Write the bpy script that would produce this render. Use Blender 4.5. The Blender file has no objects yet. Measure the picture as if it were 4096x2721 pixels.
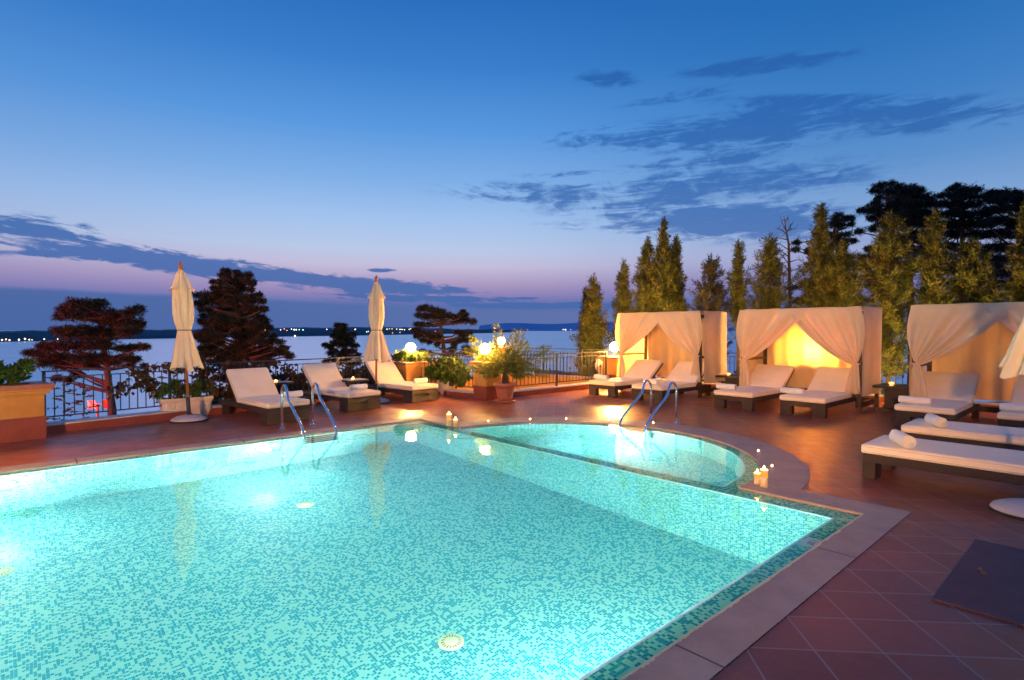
import bpy, bmesh, math, random
import numpy as np
from mathutils import Vector, Matrix
R = math.radians
sc = bpy.context.scene
# ---------------------------------------------------------------- camera
FPX, HORIZON, CAMZ = 2231.0, 1322.0, 1.6
PITCH = math.atan((1360.5-HORIZON)/FPX)
cam = bpy.data.cameras.new('camera'); camo = bpy.data.objects.new('camera', cam)
sc.collection.objects.link(camo); sc.camera = camo
cam.sensor_width = 36; cam.lens = FPX/4096*36; cam.clip_start = .05; cam.clip_end = 90000
camo.location = (0, 0, CAMZ); camo.rotation_euler = (R(90)-PITCH, 0, 0)
sc.view_settings.view_transform = 'Standard'; sc.view_settings.look = 'None'
sc.view_settings.exposure = 0; sc.view_settings.gamma = 1
sc.cycles.use_denoising = True
sc.cycles.max_bounces = 10; sc.cycles.transmission_bounces = 8; sc.cycles.transparent_max_bounces = 12
sc.cycles.diffuse_bounces = 3; sc.cycles.glossy_bounces = 4
sc.cycles.sample_clamp_indirect = 60; sc.cycles.blur_glossy = .3

def lin(h):
    h = h.lstrip('#'); o = []
    for i in (0, 2, 4):
        c = int(h[i:i+2], 16)/255
        o.append(c/12.92 if c <= .04045 else ((c+.055)/1.055)**2.4)
    return (*o, 1)
# node expression helper
class N:
    def __init__(s, nt): s.nt = nt; s.k = 0
    def new(s, t, **kw):
        n = s.nt.nodes.new(t); s.k += 1; n.location = (s.k*60 % 1800, -(s.k*37 % 1500))
        for a, b in kw.items(): setattr(n, a, b)
        return n
    def put(s, sock, v):
        if isinstance(v, bpy.types.NodeSocket): s.nt.links.new(v, sock)
        else: sock.default_value = v
    def m(s, op, a, b=0.0, c=0.0, clamp=False):
        n = s.new('ShaderNodeMath', operation=op); n.use_clamp = clamp
        s.put(n.inputs[0], a); s.put(n.inputs[1], b); s.put(n.inputs[2], c); return n.outputs[0]
    def vm(s, op, a, b=(0, 0, 0), sc_=1.0):
        n = s.new('ShaderNodeVectorMath', operation=op)
        s.put(n.inputs[0], a); s.put(n.inputs[1], b); s.put(n.inputs[3], sc_)
        return n.outputs[1] if op in ('LENGTH', 'DISTANCE', 'DOT_PRODUCT') else n.outputs[0]
    def xyz(s, v):
        n = s.new('ShaderNodeSeparateXYZ'); s.put(n.inputs[0], v); return n.outputs
    def comb(s, x, y, z=0.0):
        n = s.new('ShaderNodeCombineXYZ'); s.put(n.inputs[0], x); s.put(n.inputs[1], y); s.put(n.inputs[2], z); return n.outputs[0]
    def mix(s, f, a, b, mode='MIX'):
        n = s.new('ShaderNodeMix', data_type='RGBA', blend_type=mode)
        s.put(n.inputs[0], f); s.put(n.inputs[6], a); s.put(n.inputs[7], b); return n.outputs[2]
    def ss(s, x, a, b, o0=0.0, o1=1.0):
        n = s.new('ShaderNodeMapRange', interpolation_type='SMOOTHSTEP')
        s.put(n.inputs[0], x); s.put(n.inputs[1], a); s.put(n.inputs[2], b); s.put(n.inputs[3], o0); s.put(n.inputs[4], o1)
        return n.outputs[0]
    def ramp(s, x, stops):
        n = s.new('ShaderNodeValToRGB'); s.put(n.inputs[0], x); e = n.color_ramp.elements
        while len(e) < len(stops): e.new(.5)
        for q, (p, c) in zip(e, stops): q.position = p; q.color = c
        return n.outputs[0]
    def noise(s, v, scale, detail=4, rough=.5, dist=0.0, dims='3D'):
        n = s.new('ShaderNodeTexNoise', noise_dimensions=dims); s.put(n.inputs['Vector'], v)
        n.inputs['Scale'].default_value = scale; n.inputs['Detail'].default_value = detail
        n.inputs['Roughness'].default_value = rough; n.inputs['Distortion'].default_value = dist
        return n.outputs[0]
# ---------------------------------------------------------------- sky (dusk, sun already under the horizon behind the left shore)
def skyang(x, y):
    return math.atan((x-2048)/FPX), math.atan((HORIZON-y)/math.hypot(FPX, x-2048))
wd = bpy.data.worlds.new('World'); sc.world = wd; wd.use_nodes = True
wt = wd.node_tree; wt.nodes.clear(); n = N(wt)
tc = n.new('ShaderNodeTexCoord').outputs['Generated']
d = n.vm('NORMALIZE', tc); X, Y, Z = n.xyz(d)[:3]
el = n.m('ARCSINE', Z); az = n.m('ARCTAN2', X, Y)
zc = n.m('MULTIPLY', n.m('MAXIMUM', Z, 0.0), 1.0)
left = n.ramp(zc, [(0, lin('566ba8')), (.045, lin('5a6eac')), (.066, lin('9386b8')), (.085, lin('ae9cc2')), (.112, lin('c3bcd8')),
    (.14, lin('b9c8e6')), (.19, lin('a2c2ec')), (.25, lin('82b0e6')), (.33, lin('5a99de')), (.42, lin('3b7fcc')), (.52, lin('256ab9')), (1, lin('1b55a2'))])
right = n.ramp(zc, [(0, lin('4a63a2')), (.045, lin('5a6cab')), (.075, lin('7a7fb6')), (.12, lin('9aa4cf')), (.17, lin('86a8d6')),
    (.25, lin('5b90cc')), (.33, lin('3f7fc4')), (.42, lin('2a70b8')), (.52, lin('1b62ac')), (1, lin('14509a'))])
fr = n.ss(az, -.1, .62)
col = n.mix(fr, left, right)
# vignette of the real sky: darker far left of the sunset glow
fl = n.ss(az, -.3, -.95)
col = n.mix(n.m('MULTIPLY', fl, .22), col, lin('2d62ac'))
# clouds: stretched streaky noise, thicker inside a set of cloud fields
tilt = n.m('ADD', n.m('MULTIPLY', n.m('MINIMUM', az, 0.0), -.13), n.m('MULTIPLY', n.m('MAXIMUM', az, 0.0), .02))
elt = n.m('SUBTRACT', el, tilt)
vec = n.comb(n.m('MULTIPLY', az, 1.0), n.m('MULTIPLY', elt, 7.5))
fine = n.noise(vec, 9.0, 10, .66, .8)
coarse = n.noise(n.comb(az, n.m('MULTIPLY', elt, 4.0), 3.7), 3.2, 4, .55, .3)
mott = n.noise(n.comb(az, n.m('MULTIPLY', el, 2.2), 9.1), 26.0, 6, .6, .8)
fields = [  # x, y, half width, half height, tilt (px up per px right), strength
    (2250, 775, 430, 42, .015, .75), (2750, 770, 640, 75, .10, .85), (2900, 885, 520, 68, .0, 1.25), (3330, 870, 160, 60, 0, .9),
    (2620, 545, 420, 55, .10, .8), (3050, 520, 520, 80, .14, .9), (3560, 470, 520, 65, .05, .95), (3240, 420, 480, 34, .03, .7),
    (3060, 270, 330, 32, .13, .85), (2430, 320, 130, 38, -.05, .6), (2330, 700, 260, 18, .05, .5), (2800, 650, 330, 30, .12, .7),
    (2480, 905, 300, 22, .0, .55), (2700, 400, 250, 30, .2, .45)]
fields_l = [
    (120, 930, 420, 62, -.17, .95), (430, 1000, 360, 46, -.13, .9), (150, 1015, 320, 18, -.02, .9), (800, 1068, 620, 36, -.13, 1.35), (1180, 1112, 420, 32, -.13, 1.3), (1560, 1150, 330, 34, -.06, 1.25),
    (1700, 1195, 420, 20, -.02, 1.1), (2150, 1224, 420, 13, 0, 1.5), (1530, 1083, 60, 9, 0, 1.1), (2080, 1194, 90, 5, .02, 1.1)]
def field(lst):
    acc = None
    for x, y, a, b, t, s in lst:
        cx, cy = skyang(x, y); ax, _ = skyang(x+a, y); _, by = skyang(x, y-b)
        wa = abs(ax-cx); wb = abs(by-cy); c2 = skyang(x+a*.5, y-t*a*.5); tt = (c2[1]-cy)/(c2[0]-cx)
        dx = n.m('SUBTRACT', az, cx); dy = n.m('SUBTRACT', n.m('SUBTRACT', el, cy), n.m('MULTIPLY', dx, tt))
        r2 = n.m('ADD', n.m('POWER', n.m('DIVIDE', dx, wa), 2.0), n.m('POWER', n.m('ABSOLUTE', n.m('DIVIDE', dy, wb)), 2.0))
        g = n.m('MULTIPLY', n.m('POWER', 2.718, n.m('MULTIPLY', r2, -.9)), s)
        acc = g if acc is None else n.m('MAXIMUM', acc, g)
    return acc
mr = field(fields); ml = field(fields_l)
body = n.m('ADD', n.m('MULTIPLY', fine, .62), n.m('ADD', n.m('MULTIPLY', coarse, .25), n.m('MULTIPLY', mott, .28)))
wisp = n.m('ADD', n.m('MULTIPLY', n.m('SUBTRACT', fine, .5), 3.4), n.m('ADD', n.m('MULTIPLY', n.m('SUBTRACT', coarse, .5), 1.2), n.m('MULTIPLY', n.m('SUBTRACT', mott, .5), 2.0)))
dens_r = n.m('MULTIPLY', n.ss(n.m('ADD', n.m('MULTIPLY', mr, 1.15), wisp), .05, 1.0), n.ss(mr, .08, .4))
dens_l = n.m('MULTIPLY', n.ss(n.m('ADD', ml, n.m('MULTIPLY', wisp, .6)), .38, .80), n.ss(ml, .1, .3))
ccol = n.ramp(zc, [(0, lin('4a69a8')), (.1, lin('4068ab')), (.2, lin('3366ae')), (.35, lin('2a62ac')), (.55, lin('2159a0')), (1, lin('1a4c90'))])
col = n.mix(n.m('MULTIPLY', dens_r, .82), col, ccol)
col = n.mix(n.m('MULTIPLY', dens_l, .92), col, ccol)
# low bank of haze cloud over the sea
edge = n.m('ADD', el, n.m('MULTIPLY', n.m('SUBTRACT', n.noise(n.comb(az, 0.0), 4.0, 5, .6), .5), .012))
edge = n.m('ADD', edge, n.ss(az, -.75, .1, -.012, .010))
bank = n.ss(edge, .049, .041)
col = n.mix(n.m('MULTIPLY', bank, .85), col, n.ramp(n.ss(az, -.8, .2), [(0, lin('4766a2')), (.5, lin('4f6ca8')), (1, lin('6074aa'))]))
# physical sky at the same low sun, adds its own blue
sk = n.new('ShaderNodeTexSky', sky_type='NISHITA'); sk.sun_disc = False
sk.sun_elevation = R(-2.5); sk.sun_rotation = R(-25); sk.ozone_density = 4
col = n.mix(1.0, col, n.vm('SCALE', sk.outputs[0], sc_=.05), 'ADD')
bg = n.new('ShaderNodeBackground'); wt.links.new(col, bg.inputs[0]); bg.inputs[1].default_value = 1.0
wt.links.new(bg.outputs[0], n.new('ShaderNodeOutputWorld').inputs[0])

# afterglow: the last light from beyond the left shore
sl = bpy.data.lights.new('sun', 'SUN'); sl.energy = .03; sl.angle = R(20); sl.color = (1, .6, .6)
so = bpy.data.objects.new('sun', sl); sc.collection.objects.link(so); so.rotation_euler = (R(84), 0, R(180+25))

# ---------------------------------------------------------------- geometry helpers
COL = sc.collection
O2 = Vector((2.757, 4.772)); UU = Vector((-.6697, .7427)); VV = Vector((.7427, .6697))
ROT = math.atan2(VV.y, VV.x)                         # local x = v (away from the pool's right edge), local y = u
def P(u, v, z=0.0):
    q = O2+UU*u+VV*v; return Vector((q.x, q.y, z))
def ray(x, y):
    dx = (x-2048)/FPX; dz = -(y-1360.5)/FPX
    return Vector((dx, math.cos(PITCH)+dz*math.sin(PITCH), -math.sin(PITCH)+dz*math.cos(PITCH)))
def G(x, y, z=0.0):
    r = ray(x, y); return r*((z-CAMZ)/r.z)+Vector((0, 0, CAMZ))
def D(x, y, Yd):
    r = ray(x, y); return r*(Yd/r.y)+Vector((0, 0, CAMZ))
def meta(o, label=None, cat=None, group=None, kind=None):
    if label: o['label'] = label
    if cat: o['category'] = cat
    if group: o['group'] = group
    if kind: o['kind'] = kind
    return o
def thing(name, label, cat, loc=(0, 0, 0), rz=0.0, group=None):
    o = bpy.data.objects.new(name, None); COL.objects.link(o); o.empty_display_size = .1
    o.location = loc; o.rotation_euler = (0, 0, rz); return meta(o, label, cat, group)
def link(name, me, mat=None, parent=None, loc=(0, 0, 0), rz=0.0, smooth=False, bev=0, seg=2):
    o = bpy.data.objects.new(name, me); COL.objects.link(o)
    if mat is not None and not me.materials: me.materials.append(mat)
    o.parent = parent; o.location = loc; o.rotation_euler = (0, 0, rz)
    if smooth:
        me.polygons.foreach_set('use_smooth', [True]*len(me.polygons)); me.update()
    if bev:
        b = o.modifiers.new('bevel', 'BEVEL'); b.width = bev; b.segments = seg; b.limit_method = 'ANGLE'; b.angle_limit = R(40)
    return o
def copy_thing(src, loc, rz, label=None, group=None):
    c = src.copy(); COL.objects.link(c); c.location = loc; c.rotation_euler = (0, 0, rz)
    if label: c['label'] = label
    if group: c['group'] = group
    for ch in list(src.children):
        d = ch.copy(); COL.objects.link(d); d.parent = c
        for g in list(ch.children):
            e = g.copy(); COL.objects.link(e); e.parent = d
    return c
class MB:
    def __init__(s): s.v = []; s.f = []
    def add(s, vs, fs):
        k = len(s.v); s.v += [tuple(q) for q in vs]; s.f += [tuple(i+k for i in f) for f in fs]; return s
    def box(s, x0, x1, y0, y1, z0, z1, M=None):
        vs = [Vector(q) for q in ((x0, y0, z0), (x1, y0, z0), (x1, y1, z0), (x0, y1, z0), (x0, y0, z1), (x1, y0, z1), (x1, y1, z1), (x0, y1, z1))]
        if M: vs = [M@q for q in vs]
        return s.add(vs, [(0, 3, 2, 1), (4, 5, 6, 7), (0, 1, 5, 4), (1, 2, 6, 5), (2, 3, 7, 6), (3, 0, 4, 7)])
    def tube(s, pts, r, seg=10, cap=True):
        pts = [Vector(p) for p in pts]; nP = len(pts); rr = r if isinstance(r, (list, tuple)) else [r]*nP
        t0 = (pts[1]-pts[0]).normalized(); a = t0.orthogonal().normalized(); vs = []; fs = []
        for i, p in enumerate(pts):
            t = (pts[min(i+1, nP-1)]-pts[max(i-1, 0)]).normalized()
            a = (a-t*a.dot(t)); a = a.normalized() if a.length > 1e-6 else t.orthogonal().normalized(); b = t.cross(a)
            for k in range(seg):
                q = 2*math.pi*k/seg; vs.append(p+(a*math.cos(q)+b*math.sin(q))*rr[i])
        for i in range(nP-1):
            for k in range(seg):
                k2 = (k+1) % seg; fs.append((i*seg+k, i*seg+k2, (i+1)*seg+k2, (i+1)*seg+k))
        if cap: fs += [tuple(range(seg))[::-1], tuple((nP-1)*seg+k for k in range(seg))]
        return s.add(vs, fs)
    def lathe(s, prof, seg=32, c=(0, 0, 0), sx=1, sy=1, rip=None):
        vs = []; fs = []; nP = len(prof)
        for i, (r, z) in enumerate(prof):
            for k in range(seg):
                q = 2*math.pi*k/seg; rr = r*(rip(q, i, z) if rip else 1)
                vs.append((c[0]+rr*math.cos(q)*sx, c[1]+rr*math.sin(q)*sy, c[2]+z))
        for i in range(nP-1):
            for k in range(seg):
                k2 = (k+1) % seg; fs.append((i*seg+k, i*seg+k2, (i+1)*seg+k2, (i+1)*seg+k))
        if prof[0][0] > 1e-4: fs.append(tuple(range(seg))[::-1])
        if prof[-1][0] > 1e-4: fs.append(tuple((nP-1)*seg+k for k in range(seg)))
        return s.add(vs, fs)
    def grid(s, fn, nu, nv):
        vs = [fn(i/nu, j/nv) for j in range(nv+1) for i in range(nu+1)]; w = nu+1
        return s.add(vs, [(j*w+i, j*w+i+1, (j+1)*w+i+1, (j+1)*w+i) for j in range(nv) for i in range(nu)])
    def mesh(s, name='m'):
        me = bpy.data.meshes.new(name); me.from_pydata(s.v, [], s.f); me.update(); return me
    def build(s, name, mat, parent=None, loc=(0, 0, 0), rz=0.0, **kw):
        return link(name, s.mesh(name), mat, parent, loc, rz, **kw)
def fill(loops, z=0.0, name='m'):
    bm = bmesh.new(); es = []
    for L in loops:
        vs = [bm.verts.new((x, y, z)) for x, y in L]
        es += [bm.edges.new((vs[i], vs[(i+1) % len(vs)])) for i in range(len(vs))]
    bmesh.ops.triangle_fill(bm, use_beauty=True, use_dissolve=False, edges=es)
    for f in bm.faces:
        if f.normal.z < 0: f.normal_flip()
    me = bpy.data.meshes.new(name); bm.to_mesh(me); bm.free(); return me

# ---------------------------------------------------------------- materials
def mat(name, build):
    m = bpy.data.materials.new(name); m.use_nodes = True; t = m.node_tree; t.nodes.clear(); k = N(t)
    out = k.new('ShaderNodeOutputMaterial'); s = build(k); t.links.new(s, out.inputs[0]); return m
def bsdf(k, c, rough=.6, metal=0.0, spec=.5, bump=None, bs=.3, bd=.01, trans=0.0, ior=1.5, sheen=0.0, sub=0.0, coat=0.0):
    b = k.new('ShaderNodeBsdfPrincipled'); k.put(b.inputs['Base Color'], c); k.put(b.inputs['Roughness'], rough)
    b.inputs['Metallic'].default_value = metal; b.inputs['Specular IOR Level'].default_value = spec
    b.inputs['Transmission Weight'].default_value = trans; b.inputs['IOR'].default_value = ior
    b.inputs['Sheen Weight'].default_value = sheen; b.inputs['Coat Weight'].default_value = coat
    if bump is not None:
        q = k.new('ShaderNodeBump'); q.inputs['Strength'].default_value = bs; q.inputs['Distance'].default_value = bd
        k.put(q.inputs['Height'], bump); k.nt.links.new(q.outputs[0], b.inputs['Normal'])
    return b.outputs[0]
def obj_co(k): return k.new('ShaderNodeTexCoord').outputs['Object']
def world_co(k): return k.new('ShaderNodeNewGeometry').outputs['Position']
def mixs(k, f, a, b):
    q = k.new('ShaderNodeMixShader'); k.put(q.inputs[0], f); k.nt.links.new(a, q.inputs[1]); k.nt.links.new(b, q.inputs[2]); return q.outputs[0]
def varied(name, c1, c2, scale=6, rough=.6, bs=.2, bd=.005, det=5, **kw):
    def f(k):
        v = obj_co(k); a = k.noise(v, scale, det, .6); c = k.mix(k.ss(a, .3, .7), c1, c2)
        return bsdf(k, c, rough, bump=k.noise(v, scale*6, 5, .6), bs=bs, bd=bd, **kw)
    return mat(name, f)
def emis(name, c, s):
    def f(k):
        e = k.new('ShaderNodeEmission'); e.inputs[0].default_value = c; e.inputs[1].default_value = s; return e.outputs[0]
    return mat(name, f)

def mosaic(name, light, dark, amp=.5, use_uv=True, cell=.0205, wet=True, sat=1.0):
    def f(k):
        uv = k.new('ShaderNodeTexCoord').outputs['UV']
        s = k.vm('SCALE', uv, sc_=1/cell); x, y, _ = k.xyz(s)[:3]
        fx = k.m('FLOOR', x); fy = k.m('FLOOR', y)
        wn = k.new('ShaderNodeTexWhiteNoise', noise_dimensions='3D'); k.put(wn.inputs[0], k.comb(fx, fy, .5))
        wn2 = k.new('ShaderNodeTexWhiteNoise', noise_dimensions='3D'); k.put(wn2.inputs[0], k.comb(fx, fy, 7.5))
        # the mosaic comes in mixed sheets: odd runs along one direction
        run = k.noise(k.comb(k.m('MULTIPLY', fx, .9), k.m('MULTIPLY', fy, .28)), .8, 2, .5)
        big = k.noise(k.comb(fx, fy), .035, 3, .5)
        t = k.m('ADD', k.m('MULTIPLY', wn.outputs[0], .72), k.m('ADD', k.m('MULTIPLY', run, .38), k.m('MULTIPLY', big, .22)))
        mx = k.ss(t, .60, .66)
        c = k.mix(mx, dark, light)
        dk2 = k.mix(k.m('MULTIPLY', k.ss(wn2.outputs[0], .35, .9), .7), (1, 1, 1, 1), (.52, .72, .85, 1))
        c = k.mix(k.m('SUBTRACT', 1.0, mx), c, k.mix(1.0, c, dk2, 'MULTIPLY'))
        gx = k.m('ABSOLUTE', k.m('SUBTRACT', k.m('FRACT', x), .5)); gy = k.m('ABSOLUTE', k.m('SUBTRACT', k.m('FRACT', y), .5))
        g = k.ss(k.m('MAXIMUM', gx, gy), .40, .47)
        c = k.mix(k.m('MULTIPLY', g, .8), c, (.36, .68, .58, 1))
        return bsdf(k, c, .25, spec=.3, bump=k.m('SUBTRACT', 1.0, g), bs=.3, bd=.002)
    return mat(name, f)
M = {}
M['mosaic'] = mosaic('pool mosaic', (.27, .60, .53, 1), (.018, .34, .39, 1))
M['mosaic_rim'] = mosaic('rim mosaic', (.42, .97, .56, 1), (.01, .52, .36, 1))  # pool glow on the rim put into its brighter, greener tile colours
M['edge'] = varied('pale pool edge trim', (.86, .92, .88, 1), (.8, .88, .84, 1), rough=.3)
TA = R(4.5)
def deckmat(k):
    p = world_co(k); x, y, z = k.xyz(p)[:3]; s = .3335
    ca, sa = math.cos(TA), math.sin(TA)
    # joints run 4.5 degrees off the view axis
    X = k.m('ADD', k.m('DIVIDE', k.m('SUBTRACT', k.m('MULTIPLY', x, ca), k.m('MULTIPLY', y, sa)), s), 100.13)
    Y = k.m('ADD', k.m('DIVIDE', k.m('ADD', k.m('MULTIPLY', x, sa), k.m('MULTIPLY', y, ca)), s), 100.0-.62)
    wn = k.new('ShaderNodeTexWhiteNoise', noise_dimensions='3D'); k.put(wn.inputs[0], k.comb(k.m('FLOOR', X), k.m('FLOOR', Y), .5))
    gx = k.m('ABSOLUTE', k.m('SUBTRACT', k.m('FRACT', X), .5)); gy = k.m('ABSOLUTE', k.m('SUBTRACT', k.m('FRACT', Y), .5))
    g = k.ss(k.m('MAXIMUM', gx, gy), .480, .490)
    big = k.noise(p, 1.3, 5, .6); fine = k.noise(p, 22, 5, .65)
    c = k.mix(wn.outputs[0], (.30, .070, .033, 1), (.42, .108, .052, 1))
    c = k.mix(k.ss(big, .35, .7, 0, .5), c, (.21, .09, .065, 1))
    c = k.mix(k.m('MULTIPLY', k.ss(fine, .5, .75), .35), c, (.40, .18, .125, 1))
    spots = k.ss(k.noise(p, 9, 2, .5), .74, .78); c = k.mix(k.m('MULTIPLY', spots, .4), c, (.08, .04, .03, 1))
    c = k.mix(k.m('MULTIPLY', g, .8), c, (.40, .27, .24, 1))
    ro = k.ss(k.noise(p, 5, 4, .6), .3, .7, .30, .40)
    h = k.m('ADD', k.m('MULTIPLY', g, -1.0), k.m('MULTIPLY', fine, .10))
    return bsdf(k, c, ro, spec=.36, bump=h, bs=.3, bd=.002)
M['deck'] = mat('terracotta paving', deckmat)
def copmat(k):
    v = obj_co(k); x, y, z = k.xyz(v)[:3]
    rib = k.m('SINE', k.m('MULTIPLY', k.m('ADD', x, k.m('MULTIPLY', y, .0)), 2*math.pi/.012))
    rib2 = k.m('SINE', k.m('MULTIPLY', y, 2*math.pi/.018))
    r = k.m('MULTIPLY', rib, rib2)
    jo = k.ss(k.m('ABSOLUTE', k.m('SUBTRACT', k.m('FRACT', k.m('DIVIDE', k.m('ADD', x, 38.85), 1.9)), .5)), .495, .498)
    jo = k.m('MULTIPLY', jo, k.m('LESS_THAN', x, .2))
    a = k.noise(v, 3, 6, .65); c = k.mix(k.ss(a, .3, .7), (.42, .30, .225, 1), (.54, .40, .30, 1))
    c = k.mix(k.m('MULTIPLY', k.ss(k.noise(v, 40, 3, .6), .62, .7), .35), c, (.16, .11, .09, 1))
    c = k.mix(k.m('MULTIPLY', k.ss(r, .0, .8), .42), c, (.2, .15, .14, 1))
    c = k.mix(jo, c, (.08, .06, .05, 1))
    return bsdf(k, c, .55, bump=k.m('ADD', k.m('MULTIPLY', r, .5), a), bs=.4, bd=.003)
M['coping'] = mat('ribbed stone coping', copmat)
def watermat(k):
    p = world_co(k)
    b = k.new('ShaderNodeBsdfGlass'); b.inputs['IOR'].default_value = 1.333; b.inputs['Roughness'].default_value = 0
    b.inputs['Color'].default_value = (.92, 1, .98, 1)
    w = k.m('ADD', k.noise(p, 2.2, 2, .5), k.m('MULTIPLY', k.noise(p, 9, 2, .5), .12))
    q = k.new('ShaderNodeBump'); q.inputs['Strength'].default_value = .16; q.inputs['Distance'].default_value = .02
    k.put(q.inputs['Height'], w); k.nt.links.new(q.outputs[0], b.inputs['Normal'])
    return b.outputs[0]
M['water'] = mat('pool water surface', watermat)
def seamat(k):
    p = world_co(k); x, y, z = k.xyz(p)[:3]
    near = k.noise(k.comb(k.m('MULTIPLY', x, .004), k.m('MULTIPLY', y, .02)), 1.0, 6, .6)
    b = bsdf(k, k.mix(k.ss(near, .35, .65), (.03, .055, .085, 1), (.05, .08, .115, 1)), k.ss(near, .3, .7, .22, .34), spec=.9, ior=1.33,
             bump=k.noise(k.comb(k.m('MULTIPLY', x, .02), k.m('MULTIPLY', y, .08)), 1.0, 5, .6), bs=.25, bd=3.0)
    g = k.new('ShaderNodeBsdfGlossy'); g.inputs[0].default_value = (.80, .91, 1, 1); g.inputs[1].default_value = .28
    return mixs(k, .80, b, g.outputs[0])
M['sea'] = mat('calm evening sea', seamat)
M['terrain'] = varied('dry slope ground', (.05, .045, .02, 1), (.10, .07, .04, 1), 1.5, .9, bs=.6, bd=.05)
M['coast'] = varied('wooded far shore', (.035, .07, .10, 1), (.05, .09, .12, 1), .01, .9)
M['hazehill'] = varied('distant headland', (.30, .38, .62, 1), (.34, .42, .66, 1), .001, .9)  # distance haze put into the hill's pale blue base colour
def fabric(name, c1, c2, tr=0.0, wr=9, bs=.35, bd=.012):
    def f(k):
        v = obj_co(k); a = k.noise(v, 3, 4, .6); c = k.mix(k.ss(a, .3, .7), c1, c2)
        w = k.m('ADD', k.noise(v, wr, 4, .55, 1.0), k.m('MULTIPLY', k.noise(v, 300, 2, .5), .04))
        b = bsdf(k, c, .85, spec=.15, bump=w, bs=bs, bd=bd, sheen=.2)
        if not tr: return b
        t = k.new('ShaderNodeBsdfTranslucent'); k.put(t.inputs[0], k.mix(1.0, c, (1, .66, .30, 1), 'MULTIPLY')); return mixs(k, tr, b, t.outputs[0])
    return mat(name, f)
M['cushion'] = fabric('cream cushion fabric', (.78, .66, .51, 1), (.84, .72, .57, 1), bs=.35, bd=.018)
M['piping'] = varied('cushion piping', (.62, .48, .36, 1), (.68, .54, .42, 1), 20, .8)
M['curtain'] = fabric('white curtain cloth', (.76, .66, .49, 1), (.82, .72, .55, 1), tr=.40, wr=5, bs=.2)
M['canvas'] = fabric('cream parasol canvas', (.80, .66, .42, 1), (.86, .72, .48, 1), tr=.12, wr=5)
M['towel'] = fabric('white terry towel', (.76, .72, .67, 1), (.84, .80, .75, 1), wr=60, bs=.5, bd=.004)
def wicker(k):
    v = obj_co(k); x, y, z = k.xyz(v)[:3]
    a = k.m('SINE', k.m('MULTIPLY', k.m('ADD', x, y), 2*math.pi/.014)); b = k.m('SINE', k.m('MULTIPLY', z, 2*math.pi/.016))
    h = k.m('MULTIPLY', a, b); nz = k.noise(v, 30, 3, .6)
    c = k.mix(k.ss(h, -.6, .6), (.016, .009, .006, 1), (.055, .032, .019, 1)); c = k.mix(k.m('MULTIPLY', nz, .4), c, (.05, .03, .02, 1))
    return bsdf(k, c, .5, bump=h, bs=.6, bd=.004)
M['wicker'] = mat('dark woven wicker', wicker)
M['darkwood'] = varied('dark brown wood', (.030, .016, .010, 1), (.055, .03, .018, 1), 12, .4)
M['teak'] = varied('varnished teak pole', (.30, .10, .03, 1), (.42, .15, .05, 1), 18, .35)
M['iron'] = varied('painted dark iron', (.03, .03, .035, 1), (.05, .05, .055, 1), 30, .4)
M['chrome'] = mat('polished steel tube', lambda k: bsdf(k, (.92, .92, .92, 1), .16, 1.0))
M['ochre'] = varied('ochre render', (.52, .24, .045, 1), (.60, .30, .07, 1), 3, .8, bs=.3)
M['redband'] = varied('brick red painted base', (.24, .055, .03, 1), (.30, .075, .04, 1), 4, .6, bs=.25)
M['cap'] = varied('pinkish stone cap', (.36, .22, .18, 1), (.46, .30, .25, 1), 8, .5)
M['redcap'] = varied('terracotta cap slab', (.34, .12, .06, 1), (.42, .16, .09, 1), 8, .5)
M['whitestone'] = varied('pale grey stone', (.48, .46, .46, 1), (.58, .56, .55, 1), 8, .5)
M['cream_pot'] = varied('cream plastic trough', (.62, .50, .38, 1), (.70, .58, .46, 1), 10, .5)
M['terracotta'] = varied('terracotta pot clay', (.42, .13, .06, 1), (.52, .18, .09, 1), 10, .55)
M['base'] = varied('pale parasol base', (.58, .50, .45, 1), (.66, .57, .52, 1), 14, .6)
M['black'] = varied('black rubber', (.015, .015, .015, 1), (.03, .03, .03, 1), 20, .6)
M['soil'] = varied('potting soil', (.02, .014, .01, 1), (.05, .03, .02, 1), 40, .95)
M['wax'] = mat('candle wax', lambda k: bsdf(k, (.80, .60, .36, 1), .45, spec=.4))
M['flame'] = emis('candle flame', (1, .50, .13, 1), 75)
M['glow_wax'] = emis('glowing top of the wax', (1, .42, .10, 1), 14)  # wax emits by itself, standing in for flame light soaking into it
M['lit_wax'] = emis('wax lit through by the flame', (1, .42, .08, 1), 1.0)  # upper wax made emissive in place of flame light shining through
M['globe'] = emis('lit opal globe', (1, .48, .10, 1), 800)
M['poollamp'] = emis('pool lamp lens', (.8, 1, .97, 1), 14)
M['plaque'] = varied('pale plaque', (.95, .93, .72, 1), (.97, .95, .78, 1), 20, .5)
M['ink'] = varied('blue marking paint', (.04, .22, .32, 1), (.05, .26, .36, 1), 20, .6)
M['drain'] = varied('cream drain plastic', (.82, .80, .45, 1), (.88, .85, .52, 1), 20, .5)
M['drainslot'] = varied('drain slot', (.18, .16, .05, 1), (.22, .2, .08, 1), 20, .6)
M['mat'] = None
def ribmat(k):
    v = obj_co(k); x, y, z = k.xyz(v)[:3]
    h = k.m('SINE', k.m('MULTIPLY', x, 2*math.pi/.014)); a = k.noise(v, 5, 4, .6)
    c = k.mix(k.ss(a, .3, .7), (.10, .045, .050, 1), (.13, .06, .065, 1)); c = k.mix(k.m('MULTIPLY', k.ss(h, 0, 1), .3), c, (.035, .022, .035, 1))
    return bsdf(k, c, .5, bump=h, bs=.4, bd=.003)
M['mat'] = mat('ribbed dark matting', ribmat)
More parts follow.
